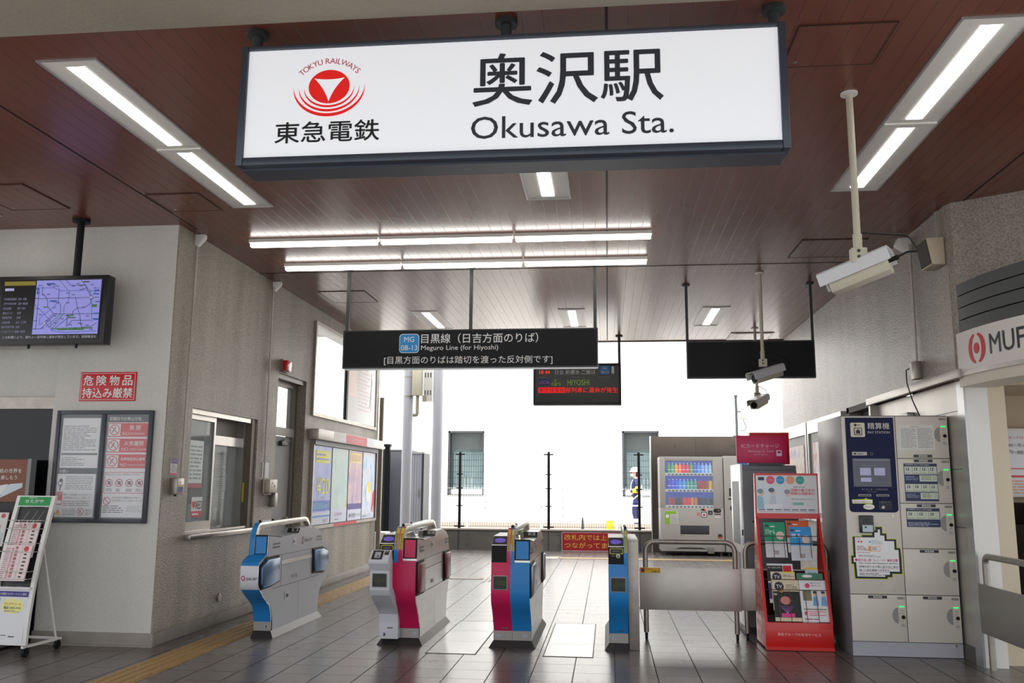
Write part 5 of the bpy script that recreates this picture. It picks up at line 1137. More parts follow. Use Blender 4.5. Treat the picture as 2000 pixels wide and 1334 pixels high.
# ================================================================ COIN LOCKERS
t = thing('coin_locker', 'cream coin locker block with a navy pay station and six numbered doors', 'coin locker', (2.58, 8.7, 0))
LX0, LX1, LY = 2.118, 3.042, 8.31; xm = 2.588
MB(lock_side).box(LX0, LY+.012, .0, LX1, 9.22, 2.098, bev=.003).build('cabinet_body', t)
MB(mat('locker_plinth', (176, 176, 186), .4)).box(LX0+.002, LY, .004, LX1-.002, LY+.02, .122).build('plinth', t)
for x in (2.50, 2.985): MB(steel).cyl((x, LY-.003, .105), (x, LY+.002, .105), .010, seg=12).build('plinth_lock', t)
def locker_door(x0, x1, z0, z1, num, price='top'):
    d = MB(lock_m).box(x0+.003, LY-.006, z0+.003, x1-.003, LY+.014, z1-.003, bev=.003).build('door', t)
    g = GX((x0, LY-.006, z0)); W = x1-x0; H = z1-z0; bk = K(50, 50, 52); 
    def price_tag(v): g.rect(W/2-.085, v, W/2+.075, v+.024, bk, 1).text('¥500', W/2-.043, v+.004, W/2+.033, v+.021, wq, 2, bold=.03)
    if price == 'top': price_tag(H-.033)
    else: price_tag(.01)
    g.text(num, W-.075, H-.038, W-.015, H-.018, K(60, 60, 74), 1, bold=.03)
    g.scribble(W-.055, H*.66, W-.012, H*.68, 1, K(120, 120, 116), 1).scribble(W-.06, H*.60, W-.012, H*.615, 1, K(150, 150, 146), 1).scribble(W-.05, H*.44, W-.012, H*.455, 1, K(120, 120, 116), 1).rect(W-.055, H*.32, W-.015, H*.40, K(196, 194, 186), 1).scribble(W-.05, H*.33, W-.02, H*.39, 3, K(140, 140, 136), 2)
    g.build('door_print', d)
    MB(K(60, 240, 120, emit=.8)).box(x1-.062, LY-.009, z0+H*.735, x1-.018, LY-.005, z0+H*.765, bev=.0015).build('green_lamp', d)
    MB(black_m).cyl((x1-.032, LY-.014, z0+H*.53), (x1-.032, LY-.004, z0+H*.53), .0155, seg=16).build('lock_cylinder', d)
    cx_, cz_, r = x1-.082, z0+H*.56, .068
    P_ = [(cx_+.01, cz_+r)]+[(cx_+.01-.05*math.sin(math.pi*k/12), cz_+r*math.cos(math.pi*k/12)) for k in range(1, 12)]+[(cx_+.01, cz_-r)]
    MB(mat('pull_grey', (150, 148, 146), .5)).prism(P_, 'Y', LY-.0085, LY-.005).build('recess_pull', d)
    return d
dz = [.125, .525, .922, 1.317, 1.712, 2.092]
d6 = locker_door(xm, LX1, dz[0], dz[1], '0006'); d5 = locker_door(xm, LX1, dz[1], dz[2], '0005'); d4 = locker_door(xm, LX1, dz[2], dz[3], '0004'); d3 = locker_door(xm, LX1, dz[3], dz[4], '0003'); d2 = locker_door(xm, LX1, dz[4], dz[5], '0002', 'bottom')
locker_door(LX0, xm, dz[0], dz[1], '0001')
g = GX((2.616, LY-.0065, 1.785)); g.rect(0, 0, .305, .228, K(222, 220, 216), 0).scribble(.015, .02, .145, .20, 20, K(110, 110, 110), 1, seed=31, fill=.4).scribble(.16, .02, .29, .20, 20, K(110, 110, 110), 1, seed=32, fill=.4).scribble(.1, .208, .2, .216, 1, K(110, 110, 110), 1); g.build('notice_sheet', d2)
def instr(g, H, rows, cols):
    nv = K(32, 44, 90); mi = K(206, 214, 196); g.rect(0, 0, .285, H, nv, 0)
    v = H-.022; g.text('ご利用方法  How to check baggage', .012, v+.004, .22, v+.016, wq, 1, bold=.02)
    for r in range(rows):
        v -= .075
        for c in range(cols):
            w_ = .277/cols; g.rect(.005+c*w_, v, .003+(c+1)*w_, v+.07, mi, 1).scribble(.01+c*w_, v+.004, -.005+(c+1)*w_, v+.016, 2, K(110, 120, 100), 2)
            g.rect(.02+c*w_, v+.035, .02+c*w_+.025, v+.058, K(50, 60, 80), 2).rect(.026+c*w_, v+.04, .036+c*w_, v+.054, wq, 3)
        if rows > 1: v -= .062; g.rect(.13, v, .28, v+.055, mi, 1).scribble(.01, v+.01, .12, v+.05, 3, K(150, 160, 190), 1).scribble(.145, v+.01, .23, v+.05, 4, K(110, 120, 100), 2, seed=r).ring(.258, v+.027, .011, .014, K(90, 100, 90), 2, n=12); v -= .018
    if rows == 1: g.scribble(.01, .008, .27, .045, 3, K(190, 196, 214), 1)
g = GX((2.638, LY-.0065, 1.335)); instr(g, .333, 2, 4); g.build('instruction_panel', d3)
g = GX((2.636, LY-.0065, 1.110)); instr(g, .164, 1, 3); g.build('instruction_panel', d4)
ps = MB(lock_m).box(LX0+.003, LY-.006, dz[1]+.003, xm-.003, LY+.014, dz[5]-.003, bev=.003).build('pay_station', t)
m = MB(navy_m); P_ = [(2.152, 2.078), (2.152, 1.268)]
for k in range(1, 6): a = math.radians(180+18*k); P_.append((2.185+.033*math.cos(a), 1.268+.033*math.sin(a)))
for k in range(0, 6): a = math.radians(270+18*k); P_.append((2.538+.033*math.cos(a), 1.268+.033*math.sin(a)))
P_ += [(2.571, 2.078)]
m.prism(P_, 'Y', LY-.012, LY-.005); m.build('navy_panel', ps)
g = GX((2.152, LY-.012, 1.235)); yi = K(206, 200, 176)
rrect(g, .042, .668, .168, .797, .012, yi, 1)
g.rect(.072, .685, .142, .752, K(26, 28, 44), 2).rect(.079, .692, .135, .745, yi, 3).rect(.088, .698, .126, .728, K(26, 28, 44), 4).rect(.098, .728, .116, .736, K(26, 28, 44), 4).disc(.085, .776, .012, K(26, 28, 44), 2).rect(.09, .773, .13, .779, K(26, 28, 44), 2)
g.text('精算機', .193, .738, .383, .797, K(186, 184, 178), 1, bold=.02).text('PAY STATION', .193, .699, .383, .72, K(176, 174, 170), 1, bold=.03)
g.rect(.045, .503, .175, .534, K(186, 184, 174), 1).rect(.06, .51, .08, .526, K(40, 40, 50), 2).scribble(.09, .51, .165, .526, 1, K(70, 70, 80), 2).ring(.215, .518, .011, .013, K(150, 150, 160), 1, n=16)
g.rect(.045, .225, .372, .475, K(84, 86, 98, emit=.12), 1).rect(.05, .455, .368, .47, K(110, 112, 124, emit=.15), 2)
for a in ((.105, .325, .2, .392), (.228, .325, .322, .392), (.108, .268, .2, .305)): g.rect(*a, K(150, 150, 182, emit=.3), 2)
g.scribble(.12, .41, .3, .418, 1, K(150, 150, 164), 2).text('取り出し券 / ご利用証明書', .11, .192, .335, .21, K(120, 120, 130), 1).scribble(.16, .176, .28, .184, 1, K(120, 120, 130), 1)
for a in (.08, .235): g.rect(a, .139, a+.11, .158, K(156, 156, 160), 1).rect(a+.008, .143, a+.102, .151, K(20, 20, 24), 2)
g.poly([(.025, .075), (.20, .075), (.20, .112), (.15, .118), (.145, .128), (.13, .116), (.02, .11)], K(196, 206, 70), 1).poly([(.03, .08), (.195, .08), (.195, .108), (.025, .106)], wq, 2).scribble(.035, .084, .18, .10, 2, K(170, 60, 90), 3).disc(.165, .048, .05, K(196, 206, 70), 1, ry=.026).disc(.165, .048, .045, wq, 2, ry=.022).scribble(.13, .04, .2, .056, 2, K(190, 60, 130), 3)
g.rect(.25, .022, .365, .10, K(16, 20, 46), 1).text('QRコード', .27, .082, .345, .095, K(130, 130, 140), 2).poly([(.27, .04), (.285, .06), (.305, .05), (.29, .028)], K(190, 190, 196), 2).rect(.328, .025, .348, .068, K(8, 8, 12), 2)
g.build('panel_print', ps)
MB(K(26, 26, 28, rough=.3)).box(2.224, LY-.035, 1.055, 2.345, LY-.005, 1.207, bev=.006).build('card_reader', ps)
GX((2.224, LY-.035, 1.055)).rect(.022, .008, .112, .068, K(186, 204, 210), 0).disc(.05, .05, .009, K(30, 50, 50), 1, n=12).rect(.03, .085, .09, .13, K(44, 44, 46), 0).build('reader_print', ps)
MB(steel).cyl((2.517, LY-.012, 1.204), (2.517, LY-.004, 1.204), .011, seg=14).build('key_switch', ps)
o_ = (2.144, LY-.0065, .655)
g = GX(o_)
def offs(P, k): 
    cx_, cz_ = .21, .2; return [(cx_+(u-cx_)*k, cz_+(v-cz_)*k) for u, v in P]
SH = [(.025, .005), (.30, .005), (.30, .02), (.34, .02), (.34, .05), (.425, .05), (.425, .20), (.42, .27), (.39, .27), (.39, .345), (.31, .345), (.31, .395), (.275, .395), (.275, .452), (.22, .452), (.22, .42), (.19, .42), (.19, .38), (.10, .38), (.10, .365), (.02, .365), (.02, .20), (.0, .20), (.0, .13), (.02, .13)]
g.poly([(u-.006 if u < .2 else u+.006, v-.006 if v < .2 else v+.006) for u, v in SH], K(196, 206, 60), 0)
g.poly(SH, K(14, 14, 12), 1)
WH = [(u+.018 if u < .2 else u-.018, v+.018 if v < .2 else v-.014) for u, v in SH]
g.poly([(.043, .022), (.28, .022), (.28, .04), (.32, .04), (.32, .068), (.405, .068), (.405, .255), (.372, .255), (.372, .33), (.292, .33), (.292, .378), (.257, .378), (.257, .43), (.238, .43), (.238, .404), (.208, .404), (.208, .36), (.038, .36), (.038, .185), (.018, .185), (.018, .145), (.038, .145)], wq, 2)
mg = K(206, 30, 110)
g.disc(.04, .165, .011, mg, 3).text('取り出し券（レシート）紛失注意', .056, .152, .392, .176, mg, 3, bold=.03).text('The receipt that Appears is the key.', .06, .128, .39, .144, K(60, 60, 64), 3, bold=.02).text('荷物を取り出す際に取り出し券が', .06, .098, .395, .117, K(70, 70, 74), 3, bold=.015).text('無いと扉を解錠できません', .06, .068, .32, .087, K(70, 70, 74), 3, bold=.015).line(.25, .093, .395, .093, .002, mg, 3).line(.06, .063, .31, .063, .002, mg, 3).scribble(.06, .03, .30, .055, 2, K(90, 90, 94), 3)
g.scribble(.05, .34, .1, .35, 1, mg, 3).rect(.06, .315, .075, .33, rd2, 3).rect(.085, .315, .1, .33, rd2, 3).disc(.165, .322, .008, K(60, 150, 214), 3).scribble(.18, .30, .27, .34, 3, K(170, 190, 200), 3).rect(.15, .24, .25, .285, K(230, 160, 60), 3).rect(.173, .244, .246, .281, wq, 4).scribble(.18, .25, .24, .278, 2, K(110, 110, 160), 5).scribble(.05, .245, .145, .29, 3, K(150, 90, 110), 3).scribble(.05, .225, .21, .235, 1, mg, 3).scribble(.06, .19, .25, .21, 2, K(130, 130, 134), 3)
g.build('notice_sticker', ps)
MB(K(206, 200, 188)).box(2.395, LY-.008, .565, 2.49, LY-.005, .635).build('blank_label', ps)
pp = MB(mat('cable_black', (30, 30, 30), .5)).tube([(2.94, 8.875, 2.60), (2.90, 8.87, 2.58), (2.89, 8.84, 2.45), (2.90, 8.75, 2.28), (2.93, 8.7, 2.15), (2.94, 8.68, 2.10)], .006, seg=8).build('power_cable'); tag(pp, 'thin black cable from the outlet box down to the lockers', 'cable')

# ================================================================ RIGHT WALL FITTINGS
conduit('conduit_pipe', 'long white conduit pipe down the right wall to the outlet box', [(XR-.02, 8.72, 3.80), (XR-.02, 8.735, 2.64)])
t = thing('outlet_box', 'small metal outlet box on the right wall above the lockers', 'box', (XR, 8.75, 2.47))
MB(steel_b).box(XR-.07, 8.67, 2.475, XR, 8.80, 2.645, bev=.005).build('housing', t)
MB(black_m).cyl((XR-.04, 8.80, 2.60), (XR-.04, 8.86, 2.60), .016).build('plug', t)
o = MB(white_p).prism([(XR, 3.87), (XR-.12, 3.87), (XR-.15, 3.80), (XR-.04, 3.72), (XR, 3.72)], 'Y', 8.72, 8.80, bev=.004).build('cable_cover'); tag(o, 'white cable cover at the top of the right wall pipe', 'cable cover')
t = thing('wall_speaker', 'beige wedge-shaped wall speaker with dark grille high on the right wall', 'speaker', (2.92, 8.03, 3.395))
MB(mat('speaker_beige', (188, 174, 152), .5)).prism([(2.975, 3.645), (2.826, 3.637), (2.864, 3.40), (2.975, 3.395)], 'Y', 7.90, 8.16, bev=.004).build('cabinet', t)
MB(mat('grille_dark', (58, 54, 50), .7)).prism([(2.829, 3.628), (2.819, 3.627), (2.855, 3.41), (2.866, 3.41)], 'Y', 7.912, 8.148).build('grille', t)
MB(mat('speaker_arm', (150, 146, 138), .5)).box(2.95, 7.96, 3.645, 2.98, 8.02, 3.90).build('mount_rail', t)
def wallcase(y0, y1, z0, z1, label, pmx):
    t = thing('wall_poster_case', label, 'poster case', (XR-.03, (y0+y1)/2, z0))
    m = MB(alum); m.box(XR-.06, y0, z0, XR, y0+.06, z1-.1805); m.box(XR-.06, y1-.06, z0, XR, y1, z1-.1805); m.box(XR-.06, y0+.0605, z0, XR, y1-.0605, z0+.05); m.box(XR-.06, y0, z1-.18, XR, y1, z1); m.build('frame', t)
    MB(mat('case_grey', (130, 128, 124), .5)).box(XR-.03, y0+.05, z0+.05, XR-.002, y1-.05, z1-.15).build('back_panel', t)
    MB(pmx).box(XR-.038, y0+.3, z0+.12, XR-.031, y1-.25, z1-.32).build('poster_sheet', t)
wallcase(13.45, 15.42, .98, 2.40, 'wide white poster case on the right wall, the one nearer the tracks', postmat('poster_sand', [(176, 150, 120), (214, 200, 180), (130, 120, 190)], 3.5))
wallcase(11.45, 13.38, .98, 2.40, 'wide white poster case on the right wall, just behind the lockers', postmat('poster_redwhite', [(206, 90, 90), (226, 220, 220), (150, 170, 200)], 4))

# ================================================================ SURVEILLANCE CAMERAS
def surveillance(px, py, ztop, zb, front, rear_, label, col, sc=1.0):
    t = thing('surveillance_camera', label, 'camera', (px, py, zb), 0, 'surveillance cameras on ceiling poles')
    m = MB(col); m.cyl((px, py, zb), (px, py, ztop), .020*sc, seg=14); m.cyl((px, py, ztop-.012), (px, py, ztop), .05*sc, white_p, seg=20); m.build('pole', t)
    m = MB(col); m.cyl((px, py, zb-.02), (px, py, zb+.09), .026*sc, seg=14); m.box(px-.045*sc, py-.03*sc, zb-.09*sc, px+.045*sc, py+.03*sc, zb+.0, bev=.006)
    for a in (-.02, -.055): m.cyl((px-.005, py-.034*sc, zb+a*sc), (px-.005, py-.028*sc, zb+a*sc), .010*sc, dark_m, seg=10)
    m.build('bracket', t)
    f = Vector(front); r = Vector(rear_); ax = (f-r); Ln = ax.length; ax.normalize(); sd_ = ax.cross(Vector((0, 0, 1))).normalized(); up_ = sd_.cross(ax)
    Mx = Matrix((ax, sd_, up_)).transposed()
    def place(mb, name):
        for v in mb.bm.verts: v.co = r+Mx@v.co
        return mb.build(name, t)
    h = .066*sc
    place(MB(col).prism([(-h*.8, -h), (h*.8, -h), (h, -h*.5), (h, h*.7), (-h, h*.7), (-h, -h*.5)], 'X', .02, Ln*.93, bev=.004), 'body')
    place(MB(mat('shield_white', (206, 208, 212), .4)).prism([(-h*1.25, -h*.2), (-h*1.25, h*.9), (-h*.9, h*1.15), (h*.9, h*1.15), (h*1.25, h*.9), (h*1.25, -h*.2), (h*1.12, -h*.2), (h*1.12, h*.8), (h*.8, h*1.02), (-h*.8, h*1.02), (-h*1.12, h*.8), (-h*1.12, -h*.2)], 'X', -.01, Ln*1.05), 'sun_shield')
    place(MB(K(24, 24, 26, rough=.15)).cyl((Ln*.93, 0, -.1*h), (Ln*.95, 0, -.1*h), h*.7), 'lens')
    place(MB(black_m).cyl((-.04, 0, 0), (.02, 0, 0), .014*sc), 'cable_gland')
    MB(black_m).tube([r-ax*.03, r-ax*.10+Vector((0, 0, .01)), r-ax*.16-Vector((0, 0, .02)), r-ax*.14+Vector((0, .1, .12)), Vector((px+.02, py, zb+.1))], .006, seg=8, round_r=.05).build('cable', t)
    return t
surveillance(1.545, 5.45, ZC, 2.90, (1.385, 5.60, 2.70), (1.725, 5.40, 2.815), 'large surveillance camera on a cream pole, nearest and right of the station sign', cream_m, 1.05)
surveillance(1.785, 10.26, ZC, 2.90, (1.64, 10.12, 2.655), (1.985, 10.3, 2.775), 'mid-size surveillance camera on a pole in front of the blank black sign', cream_m, 1.0)
surveillance(2.325, 13.97, ZC, 2.90, (2.20, 13.6, 2.67), (2.43, 13.97, 2.80), 'small surveillance camera farthest away, hanging below the blank black sign', cream_m, 1.1)

# ================================================================ FAR SIDE: VENDING MACHINES
t = thing('vending_machine', 'white drinks vending machine with three lit rows against the tall concrete wall', 'vending machine', (1.8, 19.75, 0))
VX0, VX1, VY = 1.115, 2.455, 19.40
m = MB(vend_m); e = .02
m.box(VX0, VY+.05, .09, VX1, 20.2, 1.00, bev=.012); m.box(VX0, VY+.22, 1.0, VX1, 20.2, 2.085, bev=.01)
m.box(VX0, VY+.05, 1.0, 1.235, VY+.2195, 2.085, bev=.006); m.box(2.245, VY+.05, 1.0, VX1, VY+.2195, 2.085, bev=.006); m.box(1.2355, VY+.05, 1.995, 2.2445, VY+.22, 2.0845, bev=.006)
m.build('cabinet', t)
for x in (VX0+.08, VX1-.08):
    for y in (VY+.15, 20.1): MB(dark_m).cyl((x, y, 0), (x, y, .09), .03).build('foot', t)
MB(K(30, 74, 190, emit=.35)).box(1.235, VY+.212, 1.04, 2.245, VY+.222, 1.995).build('display_back', t)  # emission in the panel replaces a light strip inside the display
RZ = [1.74, 1.395, 1.055]
for k, z in enumerate(RZ):
    sh = MB(mat('shelf_white', (196, 200, 206), .4)).box(1.235, VY+.065, z-.062, 2.245, VY+.215, z, bev=.003).build('shelf', t)
    g = GX((1.235, VY+.065, z-.062))
    for j in range(12): g.disc(.085+j*.080, .028, .030, K(52, 46, 56), 1, n=14, ry=.016)
    g.build('button_row', sh)
MB(mat('vend_glass', (235, 245, 250), .03, alpha=.10, spec=.8)).box(1.235, VY+.052, 1.0, 2.245, VY+.056, 1.995).build('window_pane', t)
g = GX((VX0, VY+.05, 0))
g.rect(.10, .66, .38, .94, K(190, 192, 190), 1).rect(.10, .87, .34, .93, K(140, 180, 40), 2).rect(.10, .66, .20, .93, K(130, 180, 50), 2).disc(.15, .82, .035, wq, 3).text('♺', .13, .8, .17, .84, K(90, 140, 50), 4).scribble(.22, .68, .36, .85, 5, K(160, 160, 164), 3)
g.rect(.42, .45, 1.02-.0, .63, K(28, 32, 36, rough=.2), 1).scribble(.42, .415, .53, .43, 1, K(80, 80, 80), 1)
rrect(g, .86, .80, .985, .93-.01, .03, K(60, 60, 64), 1); rrect(g, .872, .812, .973, .905, .025, K(206, 206, 206), 2); g.disc(.922, .855, .026, K(190, 60, 80), 3)
g.rect(.865, .945, .97, .985, K(30, 24, 24), 1).rect(.94, .958, .97, .983, K(255, 90, 60, emit=1.2), 2).rect(.775, .84, .83, .90, K(206, 110, 110), 1)
g.rect(1.01, .86, 1.10, .945, K(30, 30, 34), 1).rect(1.03, .875, 1.085, .92, K(110, 112, 112), 2); rrect(g, 1.12, .90, 1.28, .99, .04, K(44, 28, 30), 1); g.disc(1.23, .95, .02, K(110, 110, 110), 2)
g.rect(1.14, .79, 1.27, .88, K(196, 190, 190), 1).rect(1.14, .855, 1.27, .88, K(80, 40, 46), 2); rrect(g, 1.20, .36, 1.29, .46, .025, K(60, 40, 34), 1); g.rect(1.21, .365, 1.28, .40, K(206, 80, 40), 2)
g.poly([(.08, .14), (.3, .145), (.42, .175), (.85, .175), (.98, .14)], K(46, 46, 44), 1)
g.build('control_print', t)
MB(dark_m).box(VX0+.43, VY+.04, .46, VX0+1.01, VY+.052, .62, bev=.003).build('delivery_flap', t)
MB(mat('lock_cover', (120, 112, 104), .5)).box(VX0+.98, VY+.03, .05, VX0+1.11, VY+.05, .19, bev=.004).build('lock_cover', t)
t = thing('second_vending_machine', 'white vending machine half hidden behind the crimson charge sign', 'vending machine', (3.0, 19.75, 0))
MB(vend_m).box(2.47, VY+.02, .09, 3.6, 20.2, 2.10, bev=.012).build('cabinet', t)
g = GX((2.47, VY+.02, 0)); g.rect(.10, 1.25, .2, 1.42, K(60, 50, 50), 1).rect(.08, 1.18, .2, 1.21, K(40, 40, 44), 1).disc(.18, 1.0, .07, K(40, 36, 36), 1).disc(.06, .80, .01, K(140, 60, 50), 1).rect(.3, 1.1, 1.0, 2.0, K(60, 90, 150), 1); g.build('control_print', t)
for x in (2.55, 3.5): MB(dark_m).cyl((x, 19.6, 0), (x, 19.6, .09), .03).build('foot', t)
# drinks; their slight glow stands in for light inside the machine
def bottle(kind, col, cap):
    o_ = thing('drink_bottle' if kind == 0 else 'drink_can', 'x', 'drink', (0, 0, 0), 0, 'drinks in the vending machine', local=True)
    if kind == 0:
        MB(K(*col, emit=.25)).lathe([(.001, 0), (.030, .002), (.031, .06), (.028, .08), (.031, .10), (.031, .14), (.022, .17), (.011, .19), (.011, .198)], (0, 0, 0), seg=12).build('bottle_body', o_)
        MB(K(*cap, emit=.2)).cyl((0, 0, .198), (0, 0, .212), .013, seg=10).build('cap', o_)
        g_ = MB(K(226, 230, 236, emit=.2)).cyl((0, 0, .065), (0, 0, .075), .0318, seg=12).build('label_band', o_)
    else:
        MB(K(*col, emit=.2)).lathe([(.001, 0), (.024, .001), (.0265, .008), (.0265, .105), (.023, .115), (.022, .118), (.001, .117)], (0, 0, 0), seg=12).build('can_body', o_)
        MB(steel).cyl((0, 0, .1175), (0, 0, .120), .021, seg=12).build('can_lid', o_)
    return o_
C1 = [('green', (40, 150, 60)), ('green', (60, 170, 110)), ('orange', (240, 150, 40)), ('orange', (244, 120, 20)), ('red', (214, 40, 50)), ('red', (220, 50, 60)), ('green', (90, 160, 40)), ('blue', (40, 90, 210)), ('pale blue', (70, 140, 230)), ('pale blue', (120, 170, 230)), ('clear', (150, 190, 226)), ('clear', (150, 196, 230))]
C2 = [('dark blue', (30, 60, 190)), ('blue', (40, 80, 210)), ('blue', (44, 84, 214)), ('pale blue', (50, 140, 220)), ('pale blue', (60, 150, 226)), ('green', (70, 160, 130)), ('green', (76, 160, 126)), ('green', (60, 150, 130)), ('dark red', (150, 20, 40)), ('dark red', (160, 24, 44)), ('brown', (140, 70, 30)), ('yellow', (214, 170, 20))]
C3 = [('red', (150, 40, 40)), ('red', (156, 44, 40)), ('dark', (60, 34, 50)), ('dark', (56, 50, 40)), ('bright red', (206, 30, 40)), ('bright red', (206, 34, 44)), ('brown', (190, 120, 60)), ('brown', (190, 110, 60)), ('black', (30, 40, 60)), ('black', (34, 44, 60)), ('black', (24, 40, 34)), ('black', (24, 42, 36))]
ORD = ['first', 'second', 'third', 'fourth', 'fifth', 'sixth', 'seventh', 'eighth', 'ninth', 'tenth', 'eleventh', 'twelfth']
protos = {}
for row, (C_, rn, kinds) in enumerate(((C1, 'top', [0]*12), (C2, 'middle', [0]*8+[1]*4), (C3, 'bottom', [1]*12))):
    for j, (nm, c) in enumerate(C_):
        key = (kinds[j], c); lab = '%s %s on the %s row of the vending machine, %s from left' % (nm, 'bottle' if kinds[j] == 0 else 'can', rn, ORD[j])
        if key not in protos: o = protos[key] = bottle(kinds[j], c, (230, 230, 235) if j % 2 else (200, 206, 220))
        else: o = dup(protos[key])
        o['label'] = lab; o.location = (1.32+j*.080, VY+.135, RZ[row]+.0005)
        sc_ = 1.0 if kinds[j] == 0 else (1.35 if row == 2 else 1.5); o.scale = (sc_, sc_, sc_) if kinds[j] else (1.12, 1.12, 1.0)

# ================================================================ FENCE ON THE LOW WALL
fence = thing('mesh_fence', 'black post and wire mesh fence along the top of the low concrete wall', 'fence', (-2.0, 20.5, .47))
PX_ = [-7.5, -5.46, -3.41, -1.345, .71]
for x in PX_:
    m = MB(black_m).box(x-.03, 20.47, .471, x+.03, 20.53, 2.19); m.lathe([(.03, 0), (.03, .02), (.001, .045)], (x, 20.5, 2.19), seg=10)
    m.box(x-.11, 20.46, 2.14, x+.11, 20.49, 2.17); m.box(x-.12, 20.46, .50, x+.12, 20.49, .53)
    for z in (.98, 1.38, 1.70): m.box(x-.075, 20.462, z-.012, x+.075, 20.475, z+.012)
    m.build('post', fence)
wire = mat('fence_wire', (34, 34, 34), .6)
for xa_, xb_ in list(zip(PX_, PX_[1:]))+[(.71, .975)]:
    m = MB(wire); n = int(round((xb_-xa_)/.0545))
    for k in range(1, n): x = xa_+(xb_-xa_)*k/n; m.box(x-.0031, 20.4536, .50, x+.0031, 20.4598, 2.16)
    z = .52
    while z < 2.18: m.box(xa_+.02, 20.46, z-.0036, xb_-.02, 20.4672, z+.0036); z += .1365
    m.build('wire_mesh', fence)
# black side fence and lockers at left beyond the wall
t = thing('side_fence', 'tall black mesh fence and post just beyond the end of the left wall', 'fence', (-4.75, 18.5, 0))
m = MB(black_m).box(-4.70, 18.48, 0, -4.60, 18.58, 2.27); m.box(-4.72, 18.46, 2.24, -4.58, 18.6, 2.30); m.build('post', t)
m = MB(mat('mesh_back_dark', (70, 72, 78), .8))
for k in range(14): x = -5.6+k*.065; m.box(x, 18.51, .05, x+.006, 18.516, 2.26, black_m)
for k in range(9): z = .12+k*.26; m.box(-5.62, 18.515, z, -4.70, 18.521, z+.01, black_m)
m.box(-5.7, 18.62, .0, -4.72, 18.64, 2.2); m.build('mesh_panel', t)
t = thing('utility_locker', 'grey steel utility cabinet behind the white columns', 'cabinet', (-4.4, 19.2, 0))
ug = mat('utility_grey', (122, 124, 132), .5)
MB(ug).box(-4.72, 18.9, 0, -4.25, 19.6, 2.18, bev=.006).build('cabinet_body', t); MB(mat('util_top', (190, 190, 190), .5)).box(-4.74, 18.88, 2.18, -4.23, 19.62, 2.205).build('top_lid', t)
t = thing('utility_locker', 'pale grey ribbed steel cabinet between the two white columns', 'cabinet', (-4.1, 18.6, 0))
m = MB(mat('util_pale', (170, 172, 178), .45)).box(-4.22, 18.5, 0, -3.90, 19.1, 2.10)
for k in range(5): m.box(-4.20+k*.055, 18.485, .05, -4.175+k*.055, 18.5, 2.06)
m.build('ribbed_body', t); MB(mat('util_top', (190, 190, 190), .5)).box(-4.24, 18.46, 2.10, -3.84, 19.12, 2.14).build('top_lid', t)
MB(dark_m).box(-3.895, 18.48, 0, -3.85, 19.1, 2.10).build('door_edge', t); MB(steel).box(-3.96, 18.47, 1.2, -3.94, 18.49, 1.35).build('handle', t)
colm = mat('column_white', (176, 176, 184), .45)
for x, lab in ((-4.0, 'white round steel column on the left, with a junction box strapped to it'), (-3.385, 'white round steel column on the right of the pair, plain')):
    t = thing('column', lab, 'column', (x, 17.5, 0), 0, 'white round columns beyond the gates')
    MB(colm).cyl((x, 17.5, 0), (x, 17.5, 5.4), .103, seg=28).build('shaft', t); MB(colm).cyl((x, 17.5, 0), (x, 17.5, .03), .15, seg=28).build('base_collar', t)
    if x == -4.0:
        for z in (3.21, 3.6): MB(steel_b).cyl((x, 17.5, z-.015), (x, 17.5, z+.015), .107, seg=28).build('strap', t)
t = thing('junction_box', 'cream junction box with a bent pipe below it, strapped to the left column', 'box', (-3.8, 17.45, 3.1))
MB(mat('jbox', (186, 180, 160), .5)).box(-3.89, 17.32, 3.22, -3.70, 17.5, 3.78, bev=.006).build('housing', t)
MB(mat('jpipe', (150, 140, 122), .5)).tube([(-3.79, 17.41, 3.22), (-3.79, 17.41, 2.83), (-3.875, 17.41, 2.83)], .035, seg=12, round_r=.1).build('bent_pipe', t)
MB(mat('jpipe', (150, 140, 122), .5)).box(-3.69, 17.38, 3.1, -3.62, 17.46, 3.22).build('cable_gland', t)

t = thing('louvred_box', 'white slotted cabinet right of the cream junction box', 'box', (-3.6, 17.6, 3.1))
MB(white_p).box(-3.70, 17.52, 3.12, -3.51, 17.75, 3.82).build('housing', t)
g = GX((-3.70, 17.52, 3.12))
for r in (0, 1):
    for k in range(3): g.rect(.03+k*.055, .12+r*.36, .055+k*.055, .22+r*.36, K(90, 90, 92), 0)
g.build('slots', t)
t = thing('white_unit', 'small white box unit on the floor at the end of the left wall', 'box', (-4.05, 16.1, 0))
MB(white_p).box(-4.2, 15.9, 0, -3.98, 16.25, .60, bev=.02).build('housing', t)
MB(mat('corner_post', (150, 140, 128), .4, .5)).box(-4.07, 15.53, 0, -4.0, 15.6, 3.0).build('pole', t)
# post with box on the tall wall
t = thing('equipment_post', 'dark post with a pale equipment box standing on the tall concrete wall', 'post', (2.93, 20.5, 2.57))
MB(mat('post_green', (70, 76, 74), .5, .3)).cyl((2.93, 20.5, 2.57), (2.93, 20.5, 3.50), .03).cyl((2.93, 20.5, 2.57), (2.93, 20.5, 2.60), .09).cyl((2.93, 20.5, 3.48), (2.93, 20.5, 3.52), .04).build('pole', t)
MB(mat('eq_box', (170, 166, 160), .5)).box(3.02, 20.42, 2.96, 3.16, 20.56, 3.22, bev=.006).box(2.93, 20.48, 3.12, 3.03, 20.50, 3.15, dark_m).build('equipment_box', t)
MB(black_m).tube([(3.08, 20.48, 2.96), (3.1, 20.48, 2.88), (3.15, 20.48, 2.78), (3.08, 20.48, 2.70), (2.97, 20.48, 2.70)], .009, seg=8, round_r=.04).build('cable', t)
